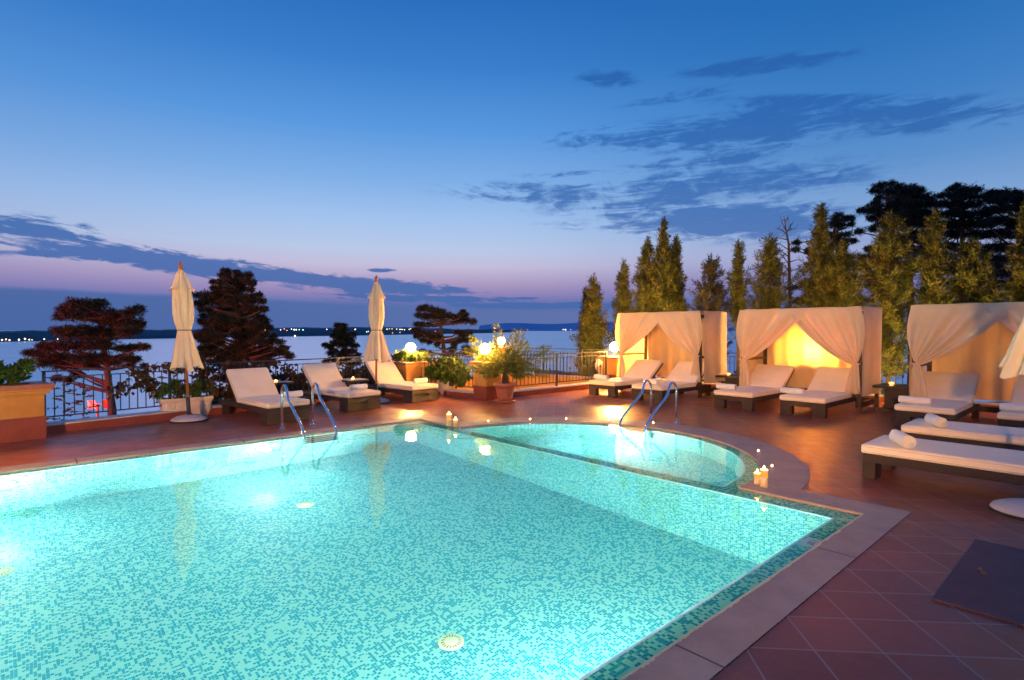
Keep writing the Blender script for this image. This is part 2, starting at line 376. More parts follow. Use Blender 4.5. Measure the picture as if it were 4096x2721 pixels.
M['signred'] = varied('reflective orange red board', (.80, .10, .04, 1), (.85, .14, .06, 1), 5, .4)
M['signwhite'] = varied('reflective white chevron', (.85, .75, .70, 1), (.88, .8, .74, 1), 5, .4)
M['buoy'] = varied('red life ring', (.70, .03, .02, 1), (.8, .05, .03, 1), 8, .45)
M['glass'] = mat('votive glass', lambda k: bsdf(k, (1, .93, .85, 1), .05, trans=.9, ior=1.3))
def leafmat(name, a, b, tr=.25, c3=None, scale=3.0):
    def f(k):
        v = obj_co(k); q = k.noise(v, scale, 4, .6); c = k.mix(k.ss(q, .35, .65), a, b)
        if c3: c = k.mix(k.ss(k.noise(v, scale*2.3, 3, .5), .6, .68), c, c3)
        s = bsdf(k, c, .65, spec=.25); t = k.new('ShaderNodeBsdfTranslucent'); k.put(t.inputs[0], c); return mixs(k, tr, s, t.outputs[0])
    return mat(name, f)
M['pine'] = leafmat('dark pine needles', (.022, .024, .014, 1), (.045, .044, .022, 1), .1, None, 7)
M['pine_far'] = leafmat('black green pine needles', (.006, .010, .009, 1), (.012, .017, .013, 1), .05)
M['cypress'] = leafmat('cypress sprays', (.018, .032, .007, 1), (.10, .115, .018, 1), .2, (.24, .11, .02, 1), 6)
M['cypress_dk'] = leafmat('dark cypress sprays', (.012, .016, .010, 1), (.022, .026, .014, 1), .1)
M['leaf'] = leafmat('green garden leaves', (.05, .10, .015, 1), (.11, .16, .03, 1), .35)
M['palm'] = leafmat('palm leaflets', (.10, .14, .025, 1), (.17, .19, .04, 1), .3)
M['vine'] = leafmat('vine leaves turning red', (.06, .055, .02, 1), (.12, .045, .025, 1), .3, scale=4)
M['dryweed'] = leafmat('dry reddish weeds', (.14, .06, .04, 1), (.20, .09, .06, 1), .3)
M['bark'] = varied('rough bark', (.05, .03, .022, 1), (.10, .06, .04, 1), 10, .9, bs=.8, bd=.02)
# ---------------------------------------------------------------- pool, coping, deck (local x = v, local y = u)
KC, KR = (.23, 3.31), 2.19
PU, PVm, DEP, KDEP = 6.67, -10.0, 1.6, .95
ZT, ZW = -.035, -.010
def arc(cx, cy, r, a0, a1, n_):
    return [(cx+r*math.cos(a0+(a1-a0)*i/n_), cy+r*math.sin(a0+(a1-a0)*i/n_)) for i in range(n_+1)]
def setuv(me, fn):
    uvl = me.uv_layers.new(name='UVMap')
    for p in me.polygons:
        for li in p.loop_indices:
            uvl.data[li].uv = fn(me.vertices[me.loops[li].vertex_index].co, p)
main_in = [(PVm, 0), (0, 0), (0, PU), (PVm, PU)]
kid_in = arc(*KC, KR, -math.pi/2, math.pi/2, 64)
x1 = .25; ya = math.sqrt(2.36**2-.02**2)
tile_out = [(PVm-.16, -.16), (x1, -.16)]+arc(*KC, 2.36, -math.acos(.02/2.36), math.acos(.02/2.36), 64)+[(x1, PU+.16), (PVm-.16, PU+.16)]
sx_, sr = .33, 2.83; aa = math.acos((.63-sx_)/sr)
stone_out = [(PVm-.43, -.43), (.63, -.43)]+arc(sx_, KC[1], sr, -aa, aa, 72)+[(.63, PU+.43), (PVm-.43, PU+.43)]
poolx = dict(loc=P(0, 0, 0), rz=ROT)
# basin walls + floor
b = MB()
def wallstrip(pts, z0, z1, flip=False):
    for (xa, ya_), (xb, yb) in zip(pts[:-1], pts[1:]):
        f = [(xa, ya_, z0), (xb, yb, z0), (xb, yb, z1), (xa, ya_, z1)]
        b.add(f[::-1] if flip else f, [(0, 1, 2, 3)])
wallstrip(main_in+[main_in[0]], -DEP, ZT, True)
b.add([(x, y, -DEP) for x, y in main_in], [(0, 1, 2, 3)])
me = b.mesh('pool_basin')
def uvbox(co, p):
    nn = p.normal
    if abs(nn.z) > .5: return (co.x+.003, co.y+.003)
    if abs(nn.x) > .5: return (co.y+.003, co.z)
    return (co.x+.003, co.z)
setuv(me, uvbox)
meta(link('pool_basin', me, M['mosaic'], None, **poolx), 'turquoise mosaic lined basin of the large swimming pool', 'pool', kind='structure')
b = MB(); wallstrip(kid_in+[kid_in[0]], -KDEP, ZT, True)
me = b.mesh('small_pool_basin')
me2 = fill([kid_in], -KDEP)
bm = bmesh.new(); bm.from_mesh(me); bm.from_mesh(me2); bm.to_mesh(me); bm.free()
def uvk(co, p):
    if abs(p.normal.z) > .5: return (co.x, co.y)
    if abs(p.normal.y) < .01 and co.x < KC[0]+.001 and abs(p.center.x-KC[0]) < .001: return (co.y, co.z)
    return (KR*math.atan2(co.y-KC[1], co.x-KC[0]), co.z)
setuv(me, uvk)
meta(link('small_pool_basin', me, M['mosaic'], None, **poolx), 'turquoise mosaic basin of the half round shallow pool', 'pool', kind='structure')
me = fill([tile_out, main_in, kid_in], ZT); setuv(me, lambda co, p: (co.x+.002, co.y+.004))
meta(link('pool_rim', me, M['mosaic_rim'], None, **poolx), 'darker green mosaic rim just under the water', 'pool rim', kind='structure')
# pale edge trim along both basins
b = MB()
def strip(pts, w, z, closed=True):
    k = len(pts); L = []
    for i in range(k):
        p = Vector(pts[i]); a = Vector(pts[(i-1) % k]); c = Vector(pts[(i+1) % k])
        n1 = (p-a).normalized(); n2 = (c-p).normalized(); n1 = Vector((n1.y, -n1.x)); n2 = Vector((n2.y, -n2.x))
        m = (n1+n2).normalized(); m = m/max(.4, m.dot(n1)); L.append((p, p+m*w))
    for i in range(k if closed else k-1):
        j = (i+1) % k
        b.add([(*L[i][0], z), (*L[i][1], z), (*L[j][1], z), (*L[j][0], z)], [(0, 1, 2, 3)])
        I = [Vector(q[0])-(Vector(q[1])-Vector(q[0])).normalized()*.003 for q in (L[i], L[j])]
        b.add([(*I[0], z), (*I[1], z), (*I[1], z-.026), (*I[0], z-.026)], [(0, 1, 2, 3)]); b.add([(*I[0], z), (*L[i][0], z), (*L[j][0], z), (*I[1], z)], [(0, 1, 2, 3)])
strip(main_in, .018, ZT+.004); strip(kid_in, .018, ZT+.004)
o = b.build('edge_trim', M['edge'], None, **poolx); meta(o, 'thin pale trim line along the inner pool edges', 'pool trim', kind='structure')
# coping with real thickness
me = fill([stone_out, tile_out], 0.0)
bm = bmesh.new(); bm.from_mesh(me)
def sidewall(bm, pts, z0, z1):
    vs0 = [bm.verts.new((x, y, z0)) for x, y in pts]; vs1 = [bm.verts.new((x, y, z1)) for x, y in pts]
    for i in range(len(pts)):
        j = (i+1) % len(pts); bm.faces.new((vs0[i], vs0[j], vs1[j], vs1[i]))
sidewall(bm, tile_out, -.08, 0.0)
for vv in bm.verts: pass
bm.to_mesh(me); bm.free()
cop = link('pool_coping', me, M['coping'], None, loc=P(0, 0, .006), rz=ROT); meta(cop, 'greyish ribbed stone coping around both pools', 'coping', kind='structure')
# wet, chipped yellow-green line where water meets stone
random.seed(3); b = MB()
def jag(p0, p1, w0):
    p0 = Vector(p0); p1 = Vector(p1); L = (p1-p0).length; k = int(L/.012); dr = (p1-p0).normalized(); nn = Vector((dr.y, -dr.x)); w = w0; big = 0; ps = []
    for i in range(k+1):
        if i % 9 == 0: big = random.uniform(-.3, .6)
        w = w0*(1+big+random.uniform(-.35, .35)); ps.append((p0+dr*i*L/k, w))
    for i in range(k):
        (a, wa), (c, wc) = ps[i], ps[i+1]
        b.add([(*(a-nn*.004), .009), (*(a+nn*wa), .009), (*(c+nn*wc), .009), (*(c-nn*.004), .009)], [(0, 1, 2, 3)])
jag((-6.5, -.16), (x1, -.16), .013); jag((x1, -.16), (x1, .95), .007)
M['wetline'] = varied('lime stained waterline', (.62, .68, .32, 1), (.74, .76, .45, 1), 30, .4)
meta(b.build('waterline_stain', M['wetline'], None, **poolx), 'jagged yellow green line where the water meets the stone', 'waterline', kind='structure')
# water sheet
me = fill([tile_out], ZW)
meta(link('pool_water', me, M['water'], None, **poolx), 'still clear water level with the rim of both pools', 'water', kind='structure')
# deck outline
PD = Vector((.60, .80)).normalized(); PN = Vector((PD.y, -PD.x))      # parapet direction and the side facing the terrace
PA = Vector((-7.2, 8.58))
def wl(q): q = Vector(q)-O2; return (q.dot(VV), q.dot(UU))
C2 = Vector((-2.55, 14.5)); CC = Vector((-.55, 12.95)); C3 = P(8.36, 7.8).xy; C4 = P(8.36, 9.3).xy; C5 = P(-9, 9.3).xy
outer = [wl(PA-PD*14), wl(PA+PD*7.55), wl(C2), wl(CC), wl(C3), wl(C4), wl(C5), (9.3, -12), (-14, -12)]
me = fill([outer, stone_out], 0.0)
meta(link('terrace_deck', me, M['deck'], None, **poolx), 'reddish brown terracotta tiled terrace around the pools', 'terrace', kind='structure')

# pool fittings ---------------------------------------------------
def drain(u, v, label):
    t = thing('floor_drain', label, 'drain', P(u, v, -DEP+.002), 0, 'round drains on the pool floor')
    MB().lathe([(.0, .012), (.045, .012), (.05, .008), (.092, .008), (.10, 0)], 32).build('flange', M['drain'], t, smooth=True)
    s = MB()
    for k in range(20):
        a = 2*math.pi*k/20; Mx = Matrix.Rotation(a, 4, 'Z'); s.box(.055, .08, -.004, .004, .0085, .0105, Mx)
    s.build('slot_ring', M['drainslot'], t)
drain(4.92, -2.62, 'round cream drain in the middle of the pool floor'); drain(1.75, -2.76, 'round cream drain on the pool floor nearest the bottom edge')
drain(4.95, -5.33, 'round cream drain at the far left of the pool floor')
def poollamp(name, u, v, z, du, dv, power, label, off=.16, beam=1300, dip=-5, spread=70):
    t = thing('pool_lamp', label, 'pool light', P(u, v, z), 0, 'underwater lamps in the pool walls')
    a = math.atan2((UU*du+VV*dv).y, (UU*du+VV*dv).x); t.rotation_euler = (0, 0, a)
    Ry = Matrix.Rotation(R(90), 4, 'Y')
    r_ = MB(); r_.lathe([(.09, .0), (.12, .0), (.125, .012), (.10, .03), (.09, .03), (.09, .0)], 32); r_.v = [tuple(Ry@Vector(q)) for q in r_.v]
    r_.build('lamp_ring', M['chrome'], t, smooth=True)
    l_ = MB(); l_.lathe([(.088, .006), (.07, .03), (.04, .045), (.0, .05)], 32); l_.v = [tuple(Ry@Vector(q)) for q in l_.v]
    l_.build('lamp_lens', M['poollamp'], t, smooth=True)
    L = bpy.data.lights.new('pool_light', 'POINT'); L.energy = power; L.color = (.86, 1, .95); L.shadow_soft_size = .06
    lo = bpy.data.objects.new('pool_light', L); COL.objects.link(lo); lo.parent = t; lo.location = (off, 0, .0)
    L = bpy.data.lights.new('pool_beam', 'SPOT'); L.energy = beam; L.color = (.86, 1, .95); L.shadow_soft_size = .07; L.spot_size = R(spread); L.spot_blend = 1
    lo = bpy.data.objects.new('pool_beam', L); COL.objects.link(lo); lo.parent = t; lo.location = (.07, 0, .0); lo.rotation_euler = (0, -R(90)+R(dip), 0)
poollamp('a', PU-.002, -2.55, -.42, -1, 0, 18, 'bright underwater lamp left of the pool ladder', beam=150, dip=36, spread=95)
poollamp('b', PU-.002, -5.3, -.42, -1, 0, 22, 'bright underwater lamp in the far wall by the left edge', beam=160, dip=36, spread=95)
poollamp('c', .002, -2.75, -.50, 1, 0, 230, 'underwater lamp low in the near pool wall', beam=5600, dip=-2, spread=38)
poollamp('d', .002, -6.2, -.50, 1, 0, 110, 'underwater lamp in the near wall beyond the picture edge', beam=8500, dip=-2, spread=38)  # unseen lamp, assumed and added to brighten the far pool wall
for w_, uu in (('nearer the camera', 2.0), ('farther from the camera', 4.7)):
    poollamp('f', uu, PVm+.002, -.42, 0, 1, 40, 'underwater lamp in the left end wall, the one '+w_, beam=420, spread=60, dip=-2)  # out of view, assumed and added to light the divider wall
ka = .20
kx, ky = KC[0]+(KR-.004)*math.cos(ka), KC[1]+(KR-.004)*math.sin(ka)
poollamp('e', ky, kx, -.40, -math.sin(ka), -math.cos(ka), 170, 'bright underwater lamp in the small half round pool', spread=120, beam=520, dip=20)
# plaque on the rim
pq = thing('depth_plaque', 'pale depth marker tile on the green rim near the pool corner', 'marker', P(-.085, -.72, -.033), ROT)
MB().box(-.10, .10, -.055, .055, 0, .014).build('plate', M['plaque'], pq, bev=.002)
def text(body, size, mat_, parent, loc, rot, ext=.001, name='lettering'):
    c = bpy.data.curves.new(name, 'FONT'); c.body = body; c.size = size; c.extrude = ext; c.align_x = 'CENTER'; c.align_y = 'CENTER'
    to = bpy.data.objects.new('tmp', c); COL.objects.link(to); bpy.context.view_layer.update()
    me = bpy.data.meshes.new_from_object(to.evaluated_get(bpy.context.evaluated_depsgraph_get())); bpy.data.objects.remove(to)
    me.materials.clear(); me.materials.append(mat_); o = bpy.data.objects.new(name, me); COL.objects.link(o); o.parent = parent; o.location = loc; o.rotation_euler = rot; return o
text('1.50', .065, M['ink'], pq, (0, -.006, .0145), (0, 0, R(180)))
text('m', .026, M['ink'], pq, (-.055, -.035, .0145), (0, 0, R(180)))
# ladders
M['rungmat'] = varied('grey ladder tread', (.02, .03, .035, 1), (.04, .05, .055, 1), 30, .4)
def ladder(u, v, rz, label):
    t = thing('pool_ladder', label, 'pool ladder', P(u, v, 0), rz, 'steel pool ladders')   # local -x... +x points away from the water
    for s in (-.255, .255):
        pts = [(.88, s, 0), (.88, s, .50)]
        for k in range(9):
            a = math.pi*k/8*.86; pts.append((.76+.12*math.cos(a), s, .56+.15*math.sin(a)))
        pts += [(.60, s, .50), (.10, s, .17), (.02, s, .10), (-.03, s, .02), (-.05, s, -.06), (-.05, s, -.52), (-.03, s, -.57), (.0, s, -.58)]
        rr = MB().tube(pts, .021, 12); rail = rr.build('handrail', M['chrome'], t, smooth=True)
        MB().lathe([(.055, .0), (.055, .006), (.03, .016), (.022, .02)], 20, c=(.88, s, .001)).build('flange', M['chrome'], rail, smooth=True)
    for k in range(4):
        z = -.10-.13*k
        MB().box(-.09, -.01, -.235, .235, z, z+.026).build('rung', M['rungmat'], t, bev=.008)
ladder(PU, -1.70, ROT+R(90), 'curved steel ladder on the far side of the large pool')
ladder(3.78, KC[0]+KR-.02, ROT, 'curved steel ladder into the small round pool')
# ---------------------------------------------------------------- sea, slope, far shore
SEAZ = -25.0
s = MB(); s.grid(lambda a, b_: ((a-.5)*120000, 30+b_*b_*60000, SEAZ), 24, 24)
meta(s.build('sea', M['sea'], None), 'calm pale blue evening sea', 'sea', kind='structure')
rng = np.random.default_rng(5)
def terr(x, y):
    # distance beyond the terrace edge
    dl = (Vector((x, y))-PA).dot(-PN); uvp = wl((x, y)); dr = uvp[0]-9.3; df = max(uvp[1]-8.4, 0)
    dd = max(dl, dr, df*.9 if uvp[0] > 2 else -9)
    z = -1.35 if dd < 9 else -1.35-(dd-9)*.42
    if x > 3: z = max(z, -1.2-(dd*.05))  if dd < 40 else z
    z += .12*math.sin(x*1.7+y*.6)*math.cos(y*1.3)+.05*math.sin(x*5+y*3)
    return max(z, SEAZ-1)
s = MB(); s.grid(lambda a, b_: ((a-.5)*150, -14+b_*110, terr((a-.5)*150, -14+b_*110)-(.6 if -20 < 0 else 0)), 150, 110)
meta(s.build('hillside', M['terrain'], None, smooth=True), 'dark wooded slope below the terrace', 'slope', kind='structure')
# far coast as a ridge with thickness, base line and crest taken from their bearing and distance
cst = [(-4200, 1392, 1329), (-1800, 1386, 1327), (-600, 1382, 1326), (-200, 1373, 1326), (0, 1368, 1325), (250, 1362, 1321), (560, 1356, 1320), (760, 1353, 1317), (930, 1350, 1312), (1250, 1345, 1310), (1480, 1342, 1309),
       (1620, 1339, 1309), (1700, 1338, 1313), (1850, 1335, 1317), (1990, 1332, 1319), (2075, 1328.5, 1322)]
def cbase(x, y): return D(x, y, (CAMZ-SEAZ)*FPX/(y-HORIZON))
rows = []
def cinterp(t):
    k = min(int(t), len(cst)-2); f = t-k; return [cst[k][i]*(1-f)+cst[k+1][i]*f for i in range(3)]
nc = 420
for i in range(nc+1):
    x, yb, yt = cinterp(i/nc*(len(cst)-1)); bp = cbase(x, yb); bp.z = SEAZ
    depth = bp.y*.10+30; dirh = Vector((bp.x, bp.y, 0)).normalized()
    top = bp+dirh*depth; zt = CAMZ+(HORIZON-yt)/FPX*top.y
    jit = (rng.random()-.5)*1.6+1.2*math.sin(i*.31)+.8*math.sin(i*.11+2)
    rows.append([bp, bp+dirh*depth*.15+Vector((0, 0, (zt-SEAZ)*.35)), bp+dirh*depth*.5+Vector((0, 0, (zt-SEAZ)*.8)), Vector((top.x, top.y, zt+jit*.7*bp.y/1500)), Vector((*(top+dirh*depth*2).xy, SEAZ-1))])
s = MB(); s.add([q for r in rows for q in r], [(i*5+j, (i+1)*5+j, (i+1)*5+j+1, i*5+j+1) for i in range(nc) for j in range(4)])
meta(s.build('far_shore', M['coast'], None), 'long low wooded shore across the bay', 'shore', kind='structure')
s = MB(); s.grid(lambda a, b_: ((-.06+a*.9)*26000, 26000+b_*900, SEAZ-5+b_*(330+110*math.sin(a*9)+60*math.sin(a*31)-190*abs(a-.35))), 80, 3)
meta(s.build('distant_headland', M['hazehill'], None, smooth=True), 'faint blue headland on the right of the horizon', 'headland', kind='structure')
# town lights of the far shore: small lanterns each of its own
LT = [emis('town light %s' % k, c, 7) for k, c in (('white', (1, .85, .65, 1)), ('amber', (1, .5, .15, 1)), ('green', (.5, 1, .8, 1)), ('red', (1, .2, .12, 1)))]
lts = [(8, 1360, 0, 1.3), (24, 1358, 1, 1.4), (38, 1361, 0, 1.2), (76, 1359, 0, 1.4), (100, 1356, 0, 1.5), (117, 1359, 0, 1.1), (128, 1360, 1, .8), (177, 1357, 2, 1), (231, 1357, 0, 1),
       (708, 1351, 0, 1.1), (925, 1318, 1, .8), (930, 1332, 1, .7), (1015, 1316, 3, .9), (1013, 1328, 1, .8), (1050, 1321, 1, .9), (1061, 1320, 1, .9), (1122, 1320, 0, .8), (1137, 1316, 3, .9), (1148, 1322, 1, .7),
       (1166, 1317, 0, .8), (1177, 1319, 0, 1.3), (1185, 1319, 0, 1.2), (1197, 1319, 2, .8), (1212, 1320, 2, .9), (1180, 1344, 0, 1.5), (1307, 1318, 0, .9), (1332, 1316, 2, .9), (1421, 1318, 0, 1.1), (1467, 1328, 2, .8), (1473, 1326, 2, .7),
       (1548, 1317, 2, .8), (1558, 1316, 1, .7), (1568, 1316, 1, .7), (1587, 1317, 2, .7), (1600, 1318, 0, .9), (1608, 1318, 0, .8), (1618, 1319, 0, .9), (1637, 1318, 0, .8), (1643, 1316, 1, 1), (1650, 1321, 1, .8), (1570, 1332, 1, .7), (1600, 1330, 0, .6),
       (1741, 1326, 3, .8), (1815, 1326, 3, .7), (2253, 1319, 1, .9), (2262, 1319, 0, 1.1), (2283, 1319, 1, .6), (2110, 1319.5, 3, .5), (1020, 1340, 0, .9), (905, 1319, 1, .7)]
for x, y, k, r_ in lts:
    yb = np.interp(x, [c[0] for c in cst], [c[1] for c in cst]) if x < 2075 else 1325
    Yd = (CAMZ-SEAZ)*FPX/(yb-HORIZON)*.985 if x < 2075 else 21000
    q = D(x, y, Yd); rad = r_*Yd*.0008
    ob = MB().lathe([(0, -rad), (rad*.7, -rad*.7), (rad, 0), (rad*.7, rad*.7), (0, rad)], 8).build('shore_light', LT[k], None, loc=q)
    meta(ob, 'tiny bright town light on the far shore', 'light', 'town lights along the far shore')
# ---------------------------------------------------------------- kerbs, walls and railings
def along(p0, p1):
    p0 = Vector(p0[:2]); p1 = Vector(p1[:2]); d_ = p1-p0; return p0, math.atan2(d_.y, d_.x), d_.length
def kerb(name, p0, p1, label, w=.26, h=.15, group='low kerb walls under the railings', over=0.0):
    p, a, L = along(p0, p1); t = thing(name, label, 'kerb wall', (p.x, p.y, 0), a, group)
    MB().box(0, L, -w/2, w/2, -1.6, h-.03).build('wall', M['redband'], t, bev=.004)
    MB().box(-.01, L+.01, -w/2-.015, w/2+.015, h-.03, h).build('cap', M['whitestone'], t, bev=.006)
    return t
def railing(p0, p1, label, z0=.15, zt=1.0, post=1.6, gap=.13, ornament=(), group='dark iron railings of the terrace', ext=.0):
    p, a, L = along(p0, p1); t = thing('railing', label, 'railing', (p.x, p.y, z0), a, group); H = zt-z0
    MB().box(-.03-ext, L+.03+ext, -.024, .024, H-.022, H).build('handrail', M['iron'], t, bev=.005)
    MB().box(0, L, -.008, .008, H-.115, H-.099).build('top_rail', M['iron'], t)
    MB().box(0, L, -.010, .010, .085, .105).build('bottom_rail', M['iron'], t)
    k = max(1, round(L/post)); sp = L/k
    pm = MB().box(-.02, .02, -.02, .02, 0, H-.02); pm.lathe([(.05, 0), (.05, .006), (.028, .02)], 12); pm = pm.mesh('post')
    for i in range(k+1): link('post', pm, M['iron'], t, (i*sp, 0, 0))
    bmh = MB().box(-.007, .007, -.007, .007, .1, H-.1).mesh('baluster')
    bk = MB().box(-.007, .007, -.007, .007, .1, H-.1); bk.lathe([(0, -.05), (.024, -.02), (.03, 0), (.024, .02), (0, .05)], 6, c=(0, 0, H*.52)); bk = bk.mesh('baluster')
    c = 0
    for i in range(k):
        m_ = max(1, round(sp/gap))
        for j in range(1, m_):
            link('baluster', bk if (c+2) % 5 == 0 else bmh, M['iron'], t, (i*sp+sp*j/m_, 0, 0)); c += 1
    return t
Pk0 = PA-PN*.13
pe = PA+PD*7.35-PN*.13
kerb('parapet_kerb', Pk0-PD*.6, pe, 'long low red kerb with pale cap along the left terrace edge')
railing(Pk0+PD*.02, Pk0+PD*7.2, 'iron railing with climbing vines along the left terrace edge', zt=.97, ornament=())
kerb('parapet_kerb', C2+Vector((.25, -.2)), CC-Vector((.15, -.1)), 'short red kerb with pale cap left of the globe lamp pillar')
railing(C2+Vector((.12, -.08)), CC-Vector((.18, -.13)), 'short iron railing between planter box and globe lamp pillar', zt=1.0, post=2.4)
kB0 = CC+VV*.25; kB1 = C3-VV*.35
kerb('parapet_kerb', kB0, kB1, 'red kerb with pale cap behind the potted palm')
railing(kB0, kB1, 'iron railing right of the potted palm', zt=1.0, post=2.25)
kerb('parapet_kerb', C4, P(-6, 9.3), 'red kerb with pale cap behind the three cabanas')
railing(C4-UU*.1, P(-6, 9.3).xy, 'iron railing behind the three cabanas', zt=1.0, post=1.9)
# lower landing: a yellow wall with stone cap and its own railing
def ywall(p0, p1, label, top=.17, w=.28):
    p, a, L = along(p0, p1); t = thing('yellow_wall', label, 'wall', (p.x, p.y, 0), a, 'yellow walls of the landing below')
    MB().box(0, L, -w/2, w/2, -2.6, top-.05).build('wall', M['ochre'], t, bev=.004)
    MB().box(-.03, L+.03, -w/2-.03, w/2+.03, top-.05, top).build('cap', M['cap'], t, bev=.006)
W0 = Vector((-3.1, 15.3)); W1 = Vector((-.35, 19.3)); W2 = Vector((3.3, 16.4)); W3 = Vector((-1.25, 18.1))
ywall(W0, W1, 'yellow landing wall running to the rear globe lamp from the left'); ywall(W1+Vector((.2, -.15)), W2, 'yellow landing wall with pink cap right of the rear globe lamp')
railing(W0, W1-Vector((.12, .18)), 'outer iron railing on the left landing wall', z0=.17, zt=1.02, post=1.9)
railing(W1+Vector((.25, -.2)), W2, 'outer iron railing on the right landing wall before the sea', z0=.17, zt=1.02, post=1.6)
s = MB(); s.add([(-3.4, 14.6, -1.55), (-.5, 12.4, -1.55), (4.2, 16.2, -1.55), (-.2, 19.6, -1.55)], [(0, 1, 2, 3)])
meta(s.build('lower_landing', M['deck'], None), 'paved landing one flight below the terrace', 'landing', kind='structure')
# retaining face of the terrace towards the landing
ywall(C2+Vector((.3, -.12)), CC-Vector((.1, -.16)), 'yellow retaining wall under the short railing', top=-.02, w=.1)
# ---------------------------------------------------------------- pillars and globe lamps
def pillar(p, rz, w, l, zt, label, name='lamp_pillar', cat='pillar', band=.32, grp='rendered pillars of the terrace', cap='redcap', soil=False):
    t = thing(name, label, cat, (p[0], p[1], 0), rz, grp)
    MB().box(-l/2, l/2, -w/2, w/2, -.02, band).build('base_band', M['redband'], t, bev=.006)
    s = MB(); e = -.018
    s.box(-l/2-e, l/2+e, -w/2-e, w/2+e, band, zt-.17); s.box(-l/2-.0, l/2+.0, -w/2-.0, w/2+.0, zt-.17, zt-.145)
    s.box(-l/2-.035, l/2+.035, -w/2-.035, w/2+.035, zt-.145, zt-.10); s.box(-l/2-.06, l/2+.06, -w/2-.06, w/2+.06, zt-.10, zt-.07)
    s.build('shaft', M['ochre'], t, bev=.006)
    if soil:
        c = MB(); e2 = .10; o2 = .085
        for q in ((-l/2-o2, l/2+o2, -w/2-o2, -w/2+e2), (-l/2-o2, l/2+o2, w/2-e2, w/2+o2), (-l/2-o2, -l/2+e2, -w/2+e2, w/2-e2), (l/2-e2, l/2+o2, -w/2+e2, w/2-e2)): c.box(*q, zt-.07, zt)
        c.build('cap', M[cap], t, bev=.005); MB().box(-l/2+e2+.002, l/2-e2-.002, -w/2+e2+.002, w/2-e2-.002, zt-.068, zt-.03).build('soil', M['soil'], t)
    else: MB().box(-l/2-.085, l/2+.085, -w/2-.085, w/2+.085, zt-.07, zt).build('cap', M[cap], t, bev=.008)
    return t
def globe(p, z, label, r_=.125, power=1.0, stem=.10, grp='round globe lamps on pillars'):
    t = thing('globe_lamp', label, 'globe lamp', (p[0], p[1], z), 0, grp)
    MB().lathe([(.075, 0), (.075, .015), (.03, .03), (.03, stem-.02), (.07, stem), (.075, stem+.03)], 24).build('stem', M['base'], t, smooth=True)
    k = 12; MB().lathe([(r_*math.sin(math.pi*i/k) if 0 < i < k else 0, stem+.02+r_-r_*math.cos(math.pi*i/k)) for i in range(k+1)], 28).build('glass_globe', M['globe'] if power == 1 else emis('lit opal globe strong', (1, .48, .10, 1), 800*power), t, smooth=True)
    return t
pc = CC+Vector((-.02, .07))
pillar(pc, ROT, .48, .48, .88, 'square ochre pillar carrying a globe lamp beside the potted palm'); globe(pc+Vector((-.06, -.03)), .88, 'glowing globe lamp on the ochre pillar next to the palm', stem=.14)
p2 = C2+Vector((-.05, .12)); pillar(p2, math.atan2(PD.y, PD.x), .75, 1.15, .80, 'ochre planter box with a globe lamp behind the third left lounger', 'planter_box', 'planter', soil=True)
globe(p2+Vector((-.05, -.05)), .80, 'glowing globe lamp among plants behind the closed parasol', stem=.20)
p3 = C3+VV*.05; pillar(p3, ROT, .5, .5, .85, 'ochre pillar with globe lamp left of the first cabana'); globe(p3+Vector((-.02, -.1)), .85, 'glowing globe lamp beside the first cabana curtain', stem=.13, power=2.6)
p4 = W1+Vector((-.02, .02)); pillar(p4, ROT, .42, .42, 1.03, 'rear ochre pillar at the point of the landing', band=.0); globe(p4, 1.03, 'small distant globe lamp behind the palm fronds', stem=.06)
p5 = P(3.08, 8.48).xy; pillar(p5, ROT, .42, .42, .85, 'ochre pillar hidden behind the curtains of the middle cabana'); globe(p5, .85, 'globe lamp shining through the back curtain of the middle cabana', stem=.16, power=.75)
pp = P(-2.6, 9.32).xy; pillar(pp, ROT, .42, .42, .85, 'ochre pillar behind the right cabana beyond the picture'); globe(pp, .85, 'globe lamp behind the right hand cabana', stem=.16)  # unseen pillar and lamp assumed here, added for the warm light
# planter box in the left foreground
pl0 = PA-PD*1.15+PN*.12
pillar(pl0-PD*.1, math.atan2(PD.y, PD.x), .55, 2.35, .81, 'long ochre planter box with red base at the left edge', 'planter_box', 'planter', band=.33, soil=True)
pg = PA-PD*2.75+PN*.1; pillar(pg, math.atan2(PD.y, PD.x), .48, .48, .88, 'ochre lamp pillar just left of the long planter box'); globe(pg, .88, 'globe lamp left of the long planter box', power=1.7)  # pillar and lamp out of view, assumed from the lit planter leaves
